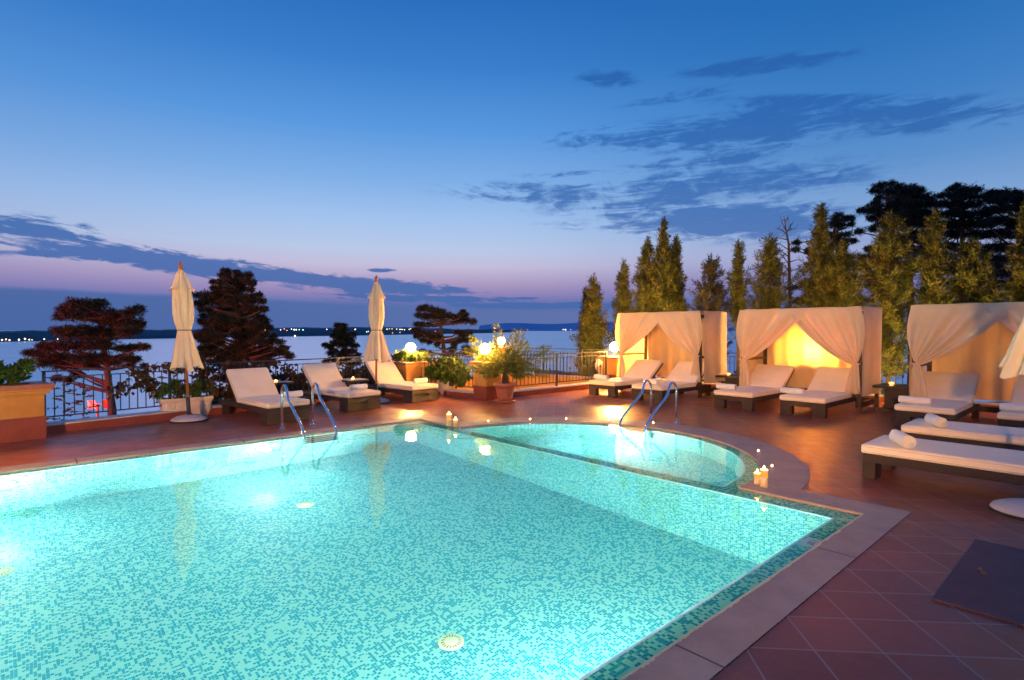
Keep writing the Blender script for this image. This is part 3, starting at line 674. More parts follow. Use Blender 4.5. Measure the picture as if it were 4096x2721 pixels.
# unseen floodlights added on the hotel side behind the camera to light the terrace
def post_lamp(p, z, label, L):
    t = thing('lamp_post', label, 'lamp post', (p[0], p[1], 0), 0, 'lamp posts on the hotel side')
    MB().lathe([(.12, 0), (.12, .03), (.04, .06), (.035, z-.06), (.07, z-.02), (.09, z)], 20).build('post', M['iron'], t, smooth=True)
    g = MB().lathe([(.2*math.sin(math.pi*i/12) if 0 < i < 12 else 0, z+.18-.2*math.cos(math.pi*i/12)) for i in range(13)], 24).build('glass_globe', emis('lit hotel globe', (1, .60, .28, 1), L), t, smooth=True)
def added_flood(p, z, aim, power, label, size=62, colr=(1, .46, .13)):
    t = thing('floodlight', label, 'floodlight', (p[0], p[1], 0), math.atan2(aim[1]-p[1], aim[0]-p[0]), 'floodlights on the hotel side')
    MB().lathe([(.12, 0), (.12, .03), (.04, .06), (.035, z)], 20).build('post', M['iron'], t, smooth=True)
    MB().box(-.16, .02, -.14, .14, z, z+.22).build('housing', M['iron'], t, bev=.01)
    MB().box(.021, .03, -.12, .12, z+.02, z+.20).build('lens', M['floodlens'], t)
    L = bpy.data.lights.new('flood', 'SPOT'); L.energy = power; L.color = colr; L.shadow_soft_size = .18; L.spot_size = R(size); L.spot_blend = 1
    lo = bpy.data.objects.new('flood', L); COL.objects.link(lo); lo.location = (p[0]+.2*(aim[0]-p[0])/20, p[1]+.2, z+.11)
    d_ = Vector(aim)-Vector((p[0], p[1], z+.11)); lo.rotation_euler = d_.to_track_quat('-Z', 'Y').to_euler()
    M_ = lo.matrix_basis.copy(); lo.parent = t; lo.matrix_parent_inverse = (Matrix.Translation((p[0], p[1], 0))@Matrix.Rotation(t.rotation_euler[2], 4, 'Z')).inverted()
M['floodlens'] = emis('floodlight lens', (1, .60, .28, 1), 60)
added_flood((-4.0, -5.0), 2.6, (-4.4, 12, 1.5), 5600, 'floodlight on a post behind the camera on the left')
added_flood((-3.0, -5.6), 2.7, (5.3, 12.6, 1.9), 11000, 'floodlight on a post behind the camera aimed at the cabanas', 34, (1, .46, .13))
def uplight(p, aim, power, label, size=70):  # unseen uplights assumed at the trees, added to light them golden from below
    t = thing('garden_uplight', label, 'uplight', (p[0], p[1], -1.6), 0, 'garden uplights under the trees')
    MB().lathe([(.02, 0), (.02, .25), (.07, .28), (.08, .42), (.075, .42), (.07, .36), (0, .36)], 16).build('fitting', M['iron'], t, smooth=True)
    L = bpy.data.lights.new('uplight', 'SPOT'); L.energy = power*3.5; L.color = (1, .60, .13); L.shadow_soft_size = .06; L.spot_size = R(size); L.spot_blend = .9
    lo = bpy.data.objects.new('uplight', L); COL.objects.link(lo); lo.parent = t; lo.location = (0, 0, .45)
    lo.rotation_euler = (Vector(aim)-Vector((p[0], p[1], -1.15))).to_track_quat('-Z', 'Y').to_euler()
uplight(P(3.9, 9.75).xy, tuple(D(3310, 1130, 15.4)), 950, 'garden uplight at the foot of the golden conifers behind the middle cabana')  # hidden lamp, added for the golden light on these conifers
uplight(P(5.0, 9.8).xy, tuple(D(3090, 1150, 16.4)), 420, 'garden uplight behind the left of the middle cabana')
uplight(P(1.9, 9.75).xy, tuple(D(3560, 1150, 14.2)), 420, 'garden uplight at the foot of the ragged cypress')
uplight(P(.4, 9.8).xy, tuple(D(3790, 1120, 13.5)), 260, 'garden uplight behind the right cabana')
uplight(P(7.4, 9.9).xy, tuple(D(2640, 1150, 18.5)), 700, 'garden uplight at the foot of the cypress pair')
# ---------------------------------------------------------------- loungers, towels
def rbox(x0, x1, y0, y1, z0, z1, sub=(8, 4, 1), puff=.012):
    """cushion block with a gently puffed surface"""
    nx, ny, nz = sub; b_ = bmesh.new(); bmesh.ops.create_cube(b_, size=1)
    bmesh.ops.subdivide_edges(b_, edges=[e for e in b_.edges if abs((e.verts[0].co-e.verts[1].co).x) > .5], cuts=nx-1)
    bmesh.ops.subdivide_edges(b_, edges=[e for e in b_.edges if abs((e.verts[0].co-e.verts[1].co).y) > .5], cuts=ny-1)
    for v in b_.verts:
        x, y, z = v.co; v.co = Vector(((x0+x1)/2+x*(x1-x0), (y0+y1)/2+y*(y1-y0), (z0+z1)/2+z*(z1-z0)+(puff if z > 0 else 0)*(1-(2*x)**4)*(1-(2*y)**4)))
    m_ = bpy.data.meshes.new('cushion'); b_.to_mesh(m_); b_.free(); return m_
def lounger(label, W=.76, Lf=1.95, hinge=1.25, ang=45, style='panel', name='sun_lounger', cush='cushion', grp='wicker sun loungers', blen=.74):
    """local x = from the foot to the head, local y = across, origin at the middle of the foot end"""
    t = thing(name, label, 'sun lounger', group=grp)
    f = MB(); h0, h1 = .19, .275
    f.box(0, Lf, -W/2, -W/2+.06, h0, h1); f.box(0, Lf, W/2-.06, W/2, h0, h1); f.box(Lf-.06, Lf, -W/2+.06, W/2-.06, h0, h1); f.box(.0, .06, -W/2+.06, W/2-.06, h0, h1)
    f.box(.06, hinge, -W/2+.06, W/2-.06, h1-.03, h1-.003)
    f.build('frame', M['wicker'], t, bev=.006)
    if style == 'panel':
        pn = MB(); sw = .09; zc_ = .165
        pn.box(-.004, .30, -W/2-.003, -sw, 0.012, h0-.001); pn.box(-.004, .30, sw, W/2+.003, 0.012, h0-.001)
        pn.box(-.004, .30, -sw, sw, .012, .135); pn.box(.03, .30, -sw, sw, .135, h0-.001)
        pn.build('foot_panel', M['wicker'], t, bev=.005)
        MB().box(-.012, -.004, -sw-.012, sw+.012, .125, .140).build('handle', M['iron'], t)
    else:
        for sgn in (-1, 1):
            y0 = sgn*(W/2-.11); MB().box(.0, .12, y0-.11, y0+.11, .01, h0-.001).build('leg', M['wicker'], t, bev=.006)
    for sgn in (-1, 1):
        y0 = sgn*(W/2-.05); MB().box(Lf-.13, Lf-.02, y0-.05, y0+.05, .01, h0-.001).build('leg', M['wicker'], t, bev=.006)
    if ang > 5:
        s_ = MB(); s_.tube([(hinge+.42, -W/2+.12, h1+.25), (hinge+.30, -W/2+.12, .16), (hinge+.30, W/2-.12, .16), (hinge+.42, W/2-.12, h1+.25)], .010, 8)
        s_.build('back_strut', M['iron'], t)
    c = link('seat_cushion', rbox(-.02, hinge if ang > 5 else Lf, -W/2-.005, W/2+.005, h1+.002, h1+.102, (10, 6, 1)), M[cush], t, bev=.028, seg=4, smooth=True)
    def pipe(x0, x1_, z, par):
        w = W/2+.004; r_ = .03; pts = []
        for cx, cy, a0 in ((x1_-r_, w-r_, 0), (x0+r_, w-r_, 90), (x0+r_, -w+r_, 180), (x1_-r_, -w+r_, 270)):
            pts += [(cx+r_*math.cos(R(a0+q)), cy+r_*math.sin(R(a0+q)), z) for q in (0, 30, 60, 90)]
        MB().tube(pts+[pts[0]], .0045, 6, cap=False).build('piping', M['piping'], par, smooth=True)
    pipe(-.02, hinge if ang > 5 else Lf, h1+.078, c); pipe(-.02, hinge if ang > 5 else Lf, h1+.024, c)
    if ang > 5:
        bc = link('back_cushion', rbox(0, blen, -W/2-.005, W/2+.005, .012, .108, (8, 6, 1)), M[cush], t, (hinge-.03, 0, h1+.005), bev=.028, seg=4, smooth=True)
        bc.rotation_euler = (0, -R(ang), 0)
        pipe(0, blen, .086, bc); pipe(0, blen, .034, bc)
        bf = MB().box(.0, blen, -W/2+.01, W/2-.01, -.03, .008).build('back_frame', M['wicker'], t, (hinge-.03, 0, h1+.0), bev=.005); bf.rotation_euler = (0, -R(ang), 0)
    return t
def place(o, p, rz, label=None): o.location = (p[0], p[1], 0); o.rotation_euler = (0, 0, rz); return o
UA = ROT+R(90)                                   # heading of +u
La = lounger('cream lounger nearest the wooden parasol at left, back raised'); place(La, P(8.04, -1.66), UA+R(6))
lb_ = copy_thing(La, P(8.50, .0), UA+R(8), 'cream lounger in the middle of the three left ones, between two candle tables')
lc_ = copy_thing(La, P(8.86, 1.66), UA+R(8), 'cream lounger behind the second closed parasol, rightmost of the left three')
Lg = lounger('cream lounger in the first cabana, nearest the pillar lamp', W=.80, Lf=2.1, hinge=1.42, ang=36, style='legs', blen=.80)
place(Lg, P(6.83, 5.36), ROT)
copy_thing(Lg, P(5.53, 5.34), ROT, 'cream lounger in the first cabana, right hand of its pair')
copy_thing(Lg, P(3.63, 5.52), ROT, 'cream lounger in the glowing middle cabana, left hand of its pair')
copy_thing(Lg, P(2.36, 5.64), ROT, 'cream lounger in the glowing middle cabana, right hand of its pair')
copy_thing(Lg, P(.51, 5.66), ROT, 'cream lounger in the right cabana with a rolled towel at its foot')
copy_thing(Lg, P(-.78, 5.72), ROT, 'cream lounger in the right cabana cut off by the picture edge')
Ln = lounger('flat cream lounger nearest the camera with woven dark frame', W=.82, Lf=2.05, ang=0, style='legs')
place(Ln, P(.22, 1.98), UA+R(180))
copy_thing(Ln, P(.27, 3.76), UA+R(180), 'flat cream lounger lying behind the nearest lounger')
def towel(p, z, rz, label, r_=.062, L=.36):
    t = thing('rolled_towel', label, 'towel', (p[0], p[1], z), rz, 'rolled towels on the loungers')
    s = MB(); nn = 40
    def fn(a, b_):
        q = 2*math.pi*a; x = (b_-.5)*L; rr = r_*(1+.03*math.sin(3*q+x*20)); rr *= 1-.10*abs(2*b_-1)**6; return (x, rr*math.cos(q), r_*.92+rr*math.sin(q)*.95)
    s.grid(fn, nn, 14); s.build('roll', M['towel'], t, smooth=True)
    for sg in (-1, 1):
        e = MB(); pts = [(0, 0)]; T = 3.4
        n2 = 90; inn = []; 
        for i in range(n2):
            q = 2*math.pi*T*i/n2; rr = r_*(.10+.84*i/n2); inn.append((q, rr))
        for (q0, r0), (q1, r1) in zip(inn[:-1], inn[1:]):
            w = r_*.085; xo = sg*(L/2-.004); xi = sg*(L/2-.03)
            c0 = ((xo+sg*.004), r0*math.cos(q0), r_*.92+r0*math.sin(q0)*.95); c1 = ((xo+sg*.004), r1*math.cos(q1), r_*.92+r1*math.sin(q1)*.95)
            d0 = (xo+sg*.004, (r0+w*1.3)*math.cos(q0), r_*.92+(r0+w*1.3)*math.sin(q0)*.95); d1 = (xo+sg*.004, (r1+w*1.3)*math.cos(q1), r_*.92+(r1+w*1.3)*math.sin(q1)*.95)
            i0 = (xi, c0[1], c0[2]); i1 = (xi, c1[1], c1[2])
            e.add([c0, c1, d1, d0, i0, i1], [(0, 1, 2, 3), (0, 4, 5, 1)])
        back = MB(); e.lathe([(0, 0), (r_*.93, 0)], 24) if False else None
        e.add([(xi, r_*.93*math.cos(2*math.pi*k/24), r_*.92+r_*.9*math.sin(2*math.pi*k/24)) for k in range(24)], [tuple(range(24))])
        e.build('end_spiral', M['towel'], t)
    return t
CT = .387
q = G(1478, 1562, .38); towel(P(8.85, .05), CT, ROT+R(6), 'rolled white towel on the middle lounger of the left three')
towel(P(9.20, 1.75), CT, ROT+R(6), 'rolled white towel on the lounger behind the second parasol')
towel(P(8.45, -1.45), CT, ROT+R(6), 'rolled white towel partly behind the ladder on the left lounger')
towel(P(7.05, 5.62), CT, UA, 'rolled white towel on the leftmost lounger of the first cabana', L=.40)
towel(P(5.60, 5.60), CT, UA, 'rolled white towel behind the ladder in the first cabana', L=.36)
towel(P(3.86, 5.72), CT, UA, 'rolled white towel on the left lounger of the middle cabana', L=.40)
towel(P(2.62, 5.86), CT, UA, 'rolled white towel on the right lounger of the middle cabana', L=.40)
towel(P(.68, 5.88), CT, UA+R(-4), 'rolled white towel on the right cabana lounger next to the table', L=.44)
towel(P(-.60, 5.95), CT, UA, 'rolled white towel at the right edge of the picture', L=.44)
q = G(3608, 1756, .455); towel((q.x, q.y), CT, R(-107), 'large rolled white towel on the lounger nearest the camera', r_=.072, L=.37)
q = G(3742, 1683, .455); towel((q.x, q.y), CT, R(-109), 'rolled white towel on the flat lounger behind the nearest one', r_=.072, L=.37)
# ---------------------------------------------------------------- tables and candles
def flame_mesh(h=.026, r_=.006): return MB().lathe([(0, 0), (r_*.7, h*.12), (r_, h*.33), (r_*.6, h*.65), (0, h)], 10)
def votive(p, z, label, s_=1.0):
    t = thing('candle_glass', label, 'candle', (p[0], p[1], z), 0, 'small candle glasses on the side tables')
    MB().lathe([(.026*s_, 0), (.030*s_, .004), (.045*s_, .058*s_), (.042*s_, .058*s_), (.027*s_, .008)], 24).build('glass_bowl', M['glass'], t, smooth=True)
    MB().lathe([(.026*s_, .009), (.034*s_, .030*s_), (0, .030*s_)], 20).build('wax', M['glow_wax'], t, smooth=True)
    flame_mesh(.03, .008).build('flame', M['flame'], t, (0, 0, .032*s_), smooth=True)
def side_table(p, rz, label, W=.5, z=.5, style='wood', grp='dark side tables'):
    t = thing('side_table', label, 'side table', (p[0], p[1], 0), rz, grp)
    mt_ = M['darkwood'] if style == 'wood' else M['wicker']
    MB().box(-W/2, W/2, -W/2, W/2, z-.045, z).build('table_top', mt_, t, bev=.006)
    if style == 'wood':
        MB().box(-W*.28, W*.28, -W*.28, W*.28, .07, z-.046).build('pedestal', mt_, t, bev=.005); MB().box(-W*.42, W*.42, -W*.42, W*.42, 0.002, .069).build('foot', mt_, t, bev=.006)
    else:
        MB().box(-W/2+.02, W/2-.02, -W/2+.02, W/2-.02, z+.001, z+.008).build('glass_top', M['chrome'] if False else M['whitestone'], t, bev=.002)
        s = MB(); s.lathe([(W*.27, .01), (W*.25, z*.5), (W*.30, z-.046)], 4); s.build('base', mt_, t)
    return t
def tp(px, py, z): q = G(px, py, z); return (q.x, q.y)
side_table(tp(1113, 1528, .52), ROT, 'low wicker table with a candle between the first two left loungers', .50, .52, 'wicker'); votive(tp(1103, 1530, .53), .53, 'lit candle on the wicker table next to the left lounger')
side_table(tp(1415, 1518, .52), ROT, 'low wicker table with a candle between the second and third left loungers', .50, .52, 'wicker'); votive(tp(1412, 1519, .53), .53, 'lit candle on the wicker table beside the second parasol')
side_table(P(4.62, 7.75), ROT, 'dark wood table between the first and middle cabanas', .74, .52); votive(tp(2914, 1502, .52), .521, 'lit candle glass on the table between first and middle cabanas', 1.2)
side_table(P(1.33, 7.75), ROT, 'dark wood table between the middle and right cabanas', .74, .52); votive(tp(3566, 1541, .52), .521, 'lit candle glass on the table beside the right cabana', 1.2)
def pillar_candle(p, h, r_, label, z=.007):
    t = thing('pillar_candle', label, 'candle', (p[0], p[1], z), 0, 'thick candles by the pool')
    MB().lathe([(r_, 0), (r_, h*.55), (r_*.99, h-.006)], 28).build('wax_body', M['wax'], t, smooth=True)
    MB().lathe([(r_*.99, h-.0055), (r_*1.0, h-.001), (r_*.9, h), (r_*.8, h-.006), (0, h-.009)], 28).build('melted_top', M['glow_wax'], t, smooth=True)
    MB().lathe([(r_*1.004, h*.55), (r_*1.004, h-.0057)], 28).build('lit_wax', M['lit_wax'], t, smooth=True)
    flame_mesh(.040, .009).build('flame', M['flame'], t, (0, 0, h), smooth=True)
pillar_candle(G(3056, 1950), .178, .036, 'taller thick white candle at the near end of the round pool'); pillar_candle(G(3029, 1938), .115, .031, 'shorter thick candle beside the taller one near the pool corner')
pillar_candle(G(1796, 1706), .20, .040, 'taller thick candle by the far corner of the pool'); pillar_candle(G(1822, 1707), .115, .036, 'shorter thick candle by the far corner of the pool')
tl = [(1953, 1690, 'leftmost'), (2121, 1683, 'second'), (2265, 1681, 'third'), (2437, 1686, 'fourth'), (2613, 1697, 'fifth')]
for x, y, w in tl: pass
def tealight(p, label):
    t = thing('tealight', label, 'candle', (p.x, p.y, .0065), 0, 'tealights along the round pool edge')
    MB().lathe([(.019, 0), (.019, .015), (.0175, .015), (.0175, .010), (0, .010)], 20).build('cup', M['chrome'], t, smooth=True)
    flame_mesh(.024, .0075).build('flame', M['flame'], t, (0, 0, .011), smooth=True)
for (x, y), lb in zip([(1953, 1690), (2121, 1683), (2265, 1681), (2437, 1686), (2613, 1697), (3033, 1811), (3088, 1872)],
    ['tealight on the pool edge right of the far candle pair', 'tealight on the pool edge in front of the potted palm', 'tealight at the farthest point of the round pool', 'tealight left of the right hand ladder',
     'tealight between the rails of the right hand ladder', 'tealight on the coping beyond the near candle pair', 'tealight right of the near candle pair']):
    tealight(G(x, y), lb)
# petals scattered by the near candle pair
random.seed(12)
pm_ = varied('wilted petals', (.30, .06, .03, 1), (.42, .12, .05, 1), 30, .7)
pet = MB()
pet.add([(.0, .0, .002), (.016, -.008, .008), (.03, .0, .004), (.016, .010, .007)], [(0, 1, 2, 3)]); pet = pet.mesh('petal')
for cx, cy in ((3010, 1948), (1812, 1712)):
    for i in range(9):
        q = G(cx+random.uniform(-30, 75 if cx > 2000 else 25), cy+random.uniform(-5, 10)); o = link('petal', pet, pm_, None, (q.x, q.y, .008+.001*random.random()), random.uniform(0, 6)); meta(o, 'small wilted petal on the stone %s' % ('near the candle pair by the corner' if cx > 2000 else 'near the far candle pair'), 'petal', 'petals by the candles')
# ribbed mat with a catch
mt = thing('floor_hatch', 'dark purple ribbed square on the tiles at lower right', 'hatch', P(-.93, -.5), ROT)
MB().box(-.70, .69, -1.1, 0, .001, .016).build('panel', M['mat'], mt, bev=.003)
hq = wl(G(3930, 2298).xy); hx, hy = hq[0]+.5, hq[1]+.93
c = MB(); c.tube([(hx-.03, hy-.01, .018), (hx-.02, hy, .032), (hx+.01, hy+.012, .034), (hx+.03, hy+.02, .018)], .008, 8); c.lathe([(.018, .016), (.016, .024), (0, .026)], 12, c=(hx-.03, hy-.012, 0)); c.lathe([(.014, .016), (.012, .024), (0, .026)], 12, c=(hx+.03, hy+.02, 0))
c.build('catch', varied('rusty catch', (.14, .06, .03, 1), (.22, .1, .05, 1), 40, .5), mt, smooth=True)
# ---------------------------------------------------------------- cabanas
def cabana(umid, label, seed):
    rg = random.Random(seed); W = 1.15; DP = 1.13; H = 2.05
    t = thing('cabana', label, 'cabana', P(umid, 6.95), ROT, 'curtained cabanas over the loungers')
    for x in (0, DP):
        for y in (-W, W): MB().box(x-.035, x+.035, y-.035, y+.035, .0, H-.075).build('post', M['darkwood'], t, bev=.004)
    f = MB(); 
    for x in (0, DP): f.box(x-.03, x+.03, -W+.036, W-.036, H-.14, H-.076)
    for y in (-W, W): f.box(.036, DP-.036, y-.03, y+.03, H-.14, H-.076)
    f.build('top_frame', M['darkwood'], t)
    f = MB()
    for y in (-W, W): f.box(.036, DP-.036, y-.022, y+.022, .93, .985)
    f.box(DP-.03, DP+.03, -W+.036, W-.036, .10, .20)
    for y in (-W, W): f.box(.036, DP-.036, y-.03, y+.03, .10, .20)
    f.build('rail', M['darkwood'], t)
    s = MB(); ph = [rg.uniform(0, 6) for _ in range(12)]
    s.grid(lambda a, b_: (-.075+a*(DP+.145), (-W-.06)+b_*(2*W+.12), H+.012-.035*math.sin(math.pi*a)*math.sin(math.pi*b_)**.6+.006*math.sin(b_*19+ph[0])+.004*math.sin(a*11+b_*31)), 16, 40)
    s.build('roof_cloth', M['curtain'], t, smooth=True)
    # back and side hangings
    def hang(x0, y0, x1_, y1_, z0, z1, k, amp, nx, ny):
        dx, dy = x1_-x0, y1_-y0; L = math.hypot(dx, dy); nx_, ny_ = -dy/L, dx/L; p1, p2, p3 = (rg.uniform(0, 6) for _ in range(3))
        def fn(a, b_):
            w = amp*(.25+.75*b_)*(math.sin(a*k*2*math.pi+p1+.8*math.sin(b_*2+p2))+.5*math.sin(a*k*3.7+p3+b_*1.5))
            return (x0+dx*a+nx_*w, y0+dy*a+ny_*w, z1+(z0-z1)*b_+.012*math.sin(a*9+p2)*b_)
        return MB().grid(fn, nx, ny)
    hang(DP+.07, -W-.05, DP+.07, W+.05, .30, H, 7, .030, 90, 14).build('back_curtain', M['curtain'], t, smooth=True)
    for y in (-1, 1):
        hang(.06 if seed == 1 else -.03, y*(W+.065), DP+.06, y*(W+.065), .33, H, 2.2, .014, 36, 14).build('side_curtain', M['curtain'], t, smooth=True)
    # tied front curtains
    ZT_, x0 = 1.0+rg.uniform(-.03, .03), -.085
    for sg in (-1, 1):
        off = -.02 if sg > 0 else .0; fp = [rg.uniform(0, 6) for _ in range(5)]; kf = rg.uniform(3.8, 4.6); zt = ZT_+rg.uniform(-.02, .02); topin = -.30 if sg > 0 else -.25
        def strand(a, b_):
            ty = W+.035-a*(W+.035-topin); ey = W+.0-.085*a
            cy = ey+(ty-ey)*(.50-.06*a); cz = zt+(H-zt)*(.52-.34*a)
            tz = H+.004; ez = zt-.03*a+.05*(1-a)
            y = (1-b_)**2*ty+2*b_*(1-b_)*cy+b_*b_*ey; z = (1-b_)**2*tz+2*b_*(1-b_)*cz+b_*b_*ez
            y += .085*(1-a)**2*math.sin(math.pi*b_)*1.0
            amp = .010+.034*math.sin(math.pi*min(b_, .97))**.8
            x = x0+off-amp*math.sin(a*kf*2*math.pi+fp[0]+.5*math.sin(b_*3+fp[1]))-.5*amp*math.sin(a*kf*4.3+fp[2])-.05*math.sin(math.pi*b_)*a
            x += b_**3*.015
            return (x, sg*y, z)
        s = MB().grid(strand, 84, 34)
        cu = s.build('front_curtain', M['curtain'], t, smooth=True)
        def tail(a, b_):
            w = .09+.20*b_**.7; y = W+.005+.05*b_-a*w; z = zt+.01-(zt-.36)*b_-.05*a*b_*(1 if sg > 0 else -.6)
            x = x0+off+.015-(.012+.028*b_)*math.sin(a*3.2*2*math.pi+fp[3]+b_)
            return (x, sg*y, z)
        MB().grid(tail, 30, 14).build('curtain_tail', M['curtain'], cu, smooth=True)
        tb = MB(); pts = [(x0+off+.0+.055*math.cos(q), sg*(W-.04)+.065*math.sin(q), zt-.005) for q in [2*math.pi*k/14 for k in range(15)]]
        tb.tube(pts, .011, 8)
        for k in (-1, 1):
            tb.tube([(x0+off-.05, sg*(W-.03), zt), (x0+off-.07, sg*(W-.03)+k*.035, zt+.02), (x0+off-.07, sg*(W-.03)+k*.06, zt-.005), (x0+off-.055, sg*(W-.03)+k*.01, zt-.004)], .006, 6)
            tb.tube([(x0+off-.055, sg*(W-.03), zt), (x0+off-.065, sg*(W-.03)+k*.02, zt-.07), (x0+off-.055, sg*(W-.03)+k*.045, zt-.15)], .006, 6)
        tb.build('tie', M['curtain'], cu, smooth=True)
    return t
cabana(6.30, 'white curtained cabana next to the globe lamp pillar, leftmost', 1)
cabana(2.95, 'middle white cabana glowing with lamp light from behind', 7)
cabana(-.23, 'right hand white cabana partly hidden by the parasol', 13)
# ---------------------------------------------------------------- closed parasols
def parasol(p, label, lean=(0, 0), dz=0.0, sk=1.0, seed=0, rz=0, basez=0.0):
    rg = random.Random(seed)
    t = thing('closed_parasol', label, 'parasol', (p[0], p[1], basez), rz, 'closed cream parasols')
    MB().lathe([(.300, 0), (.302, .022), (.295, .026)], 48).build('base_ring', M['black'], t, smooth=False)
    MB().lathe([(.292, .024), (.27, .052), (.20, .086), (.12, .105), (.05, .112), (0, .113)], 48).build('base', M['base'], t, smooth=True)
    lx, ly = lean
    def L(z): return (lx*z, ly*z, z)
    MB().tube([L(.10), L(.42)], .034, 16).build('pole_sleeve', M['iron'], t, smooth=True)
    MB().tube([L(.40), L(2.62+dz)], .023, 16).build('pole', M['teak'], t, smooth=True)
    s = MB(); s.lathe([(0.0, 2.66), (.034, 2.665), (.036, 2.70), (.026, 2.72), (.038, 2.74), (.030, 2.775), (.012, 2.81), (0, 2.82)], 20, c=(lx*(2.7+dz), ly*(2.7+dz), dz)); s.build('finial', M['teak'], t, smooth=True)
    ph = [rg.uniform(0, 6.28) for _ in range(8)]
    def rip(A):
        def f(q, i, z):
            a = A[i] if i < len(A) else A[-1]
            return .86*(1+a*1.25*(2*abs(math.sin(4*q+ph[0]+.5*math.sin(q*2+ph[1]+z*1.5)))**.55-1.2)+.35*a*math.cos(5*q+ph[2]+z)+.2*a*math.cos(13*q+ph[3]-z*3))
        return f
    def cloth(prof, A, name, wob=0.0, low=0.0):
        P2 = []; A2 = []
        for i in range(len(prof)-1):
            for k in range(4):
                f = k/4; f2 = f*f*(3-2*f) if False else f
                P2.append((prof[i][0]*(1-f2)+prof[i+1][0]*f2, prof[i][1]*(1-f)+prof[i+1][1]*f)); A2.append(A[i]*(1-f)+A[i+1]*f)
        P2.append(prof[-1]); A2.append(A[-1]); m_ = MB(); seg = 160; rp = rip(A2); vs = []
        zlo, zhi = P2[-1][1], P2[0][1]
        for i, (r_, z) in enumerate(P2):
            for k in range(seg):
                q = 2*math.pi*k/seg; rr = r_*rp(q, i, z); b_ = (zhi-z)/(zhi-zlo)
                zz = z+dz+low*b_**3*math.cos(4*q+ph[4])*1.0+low*.6*b_**3*math.cos(7*q+ph[5])
                vs.append((lx*(zz)+rr*math.cos(q)+wob*b_*math.cos(ph[6]), ly*zz+rr*math.sin(q)+wob*b_*math.sin(ph[6]), zz))
        m_.add(vs, [(i*seg+k, i*seg+(k+1) % seg, (i+1)*seg+(k+1) % seg, (i+1)*seg+k) for i in range(len(P2)-1) for k in range(seg)])
        return m_.build(name, M['canvas'], t, smooth=True)
    cloth([(.035, 2.665), (.075, 2.62), (.105, 2.50), (.145, 2.40), (.192, 2.315)], [.05, .12, .16, .18, .20], 'top_flap', .01, .02)
    cloth([(.10, 2.48), (.150, 2.32), (.168, 2.12), (.172, 1.90), (.155, 1.74), (.118, 1.60)], [.10, .13, .16, .17, .15, .10], 'canopy', 0)
    cloth([(.115, 1.60), (.145*sk, 1.50), (.185*sk, 1.32), (.235*sk, 1.08), (.275*sk, .94)], [.10, .15, .18, .20, .22], 'canopy_skirt', .02, .035)
    tb = MB(); tb.tube([(lx*(1.6+dz)+.122*math.cos(q), ly*(1.6+dz)+.122*math.sin(q), 1.605+dz) for q in [2*math.pi*k/28 for k in range(29)]], .007, 6); tb.build('tie_cord', M['iron'], t, smooth=True)
    return t
q = G(757, 1684); parasol((q.x, q.y), 'closed cream parasol leaning left in front of the plant trough', lean=(-.046, 0), seed=4, sk=.92)
q = G(1505, 1611); parasol((q.x, q.y), 'closed cream parasol standing among the left loungers, wide skirt', lean=(.006, 0), seed=9, sk=1.12)
q = G(4132, 2058); parasol((q.x, q.y), 'closed cream parasol cut by the right picture edge', lean=(.062, 0), dz=.28, seed=23, sk=1.0)
# ---------------------------------------------------------------- foliage
rs = np.random.default_rng(11)
def blades(Pc, Dd, ln, wd_, rg=rs, face=None):
    """one thin diamond per point: Pc (n,3) root, Dd (n,3) unit direction"""
    n_ = len(Pc); ln = np.broadcast_to(ln, n_)[:, None]; wd_ = np.broadcast_to(wd_, n_)[:, None]
    r = rg.normal(size=(n_, 3))
    if face is not None: r = r*.55+face
    s = np.cross(Dd, r); s /= np.linalg.norm(s, axis=1)[:, None]+1e-9
    mid = Pc+Dd*ln*.45; V = np.stack([Pc, mid+s*wd_*.5, Pc+Dd*ln, mid-s*wd_*.5], 1).reshape(-1, 3); return V
def qmesh(V, name='foliage'):
    n_ = len(V)//4; me = bpy.data.meshes.new(name); me.vertices.add(n_*4); me.vertices.foreach_set('co', V.astype(np.float32).ravel())
    me.loops.add(n_*4); me.loops.foreach_set('vertex_index', np.arange(n_*4, dtype=np.int32)); me.polygons.add(n_)
    me.polygons.foreach_set('loop_start', np.arange(0, n_*4, 4, dtype=np.int32)); me.polygons.foreach_set('loop_total', np.full(n_, 4, dtype=np.int32)); me.update(calc_edges=True); return me
def unit(v): return v/(np.linalg.norm(v, axis=1)[:, None]+1e-9)
def tuft_pad(c, r, n_, ln, wd_, flat=.55, up=.35, nb=9):
    c = np.asarray(c, float); k = rs.normal(size=(n_, 3)); k = unit(k); az_ = np.arctan2(k[:, 1], k[:, 0]); ph_ = rs.uniform(0, 6, 3); w_ = .86+.26*np.sin(az_*3+k[:, 2]*4+ph_[0])+.16*np.sin(az_*7-k[:, 2]*5+ph_[1]); k = k*(rs.random((n_, 1))**.5)*r*w_[:, None]; k[:, 2] *= flat
    cc = np.repeat(c+k, nb, 0); dd = unit(rs.normal(size=(n_*nb, 3))+np.repeat(unit(k+1e-6), nb, 0)*.5+np.array([0, 0, up]))
    return blades(cc, dd, ln*(.7+.6*rs.random(n_*nb)), wd_)
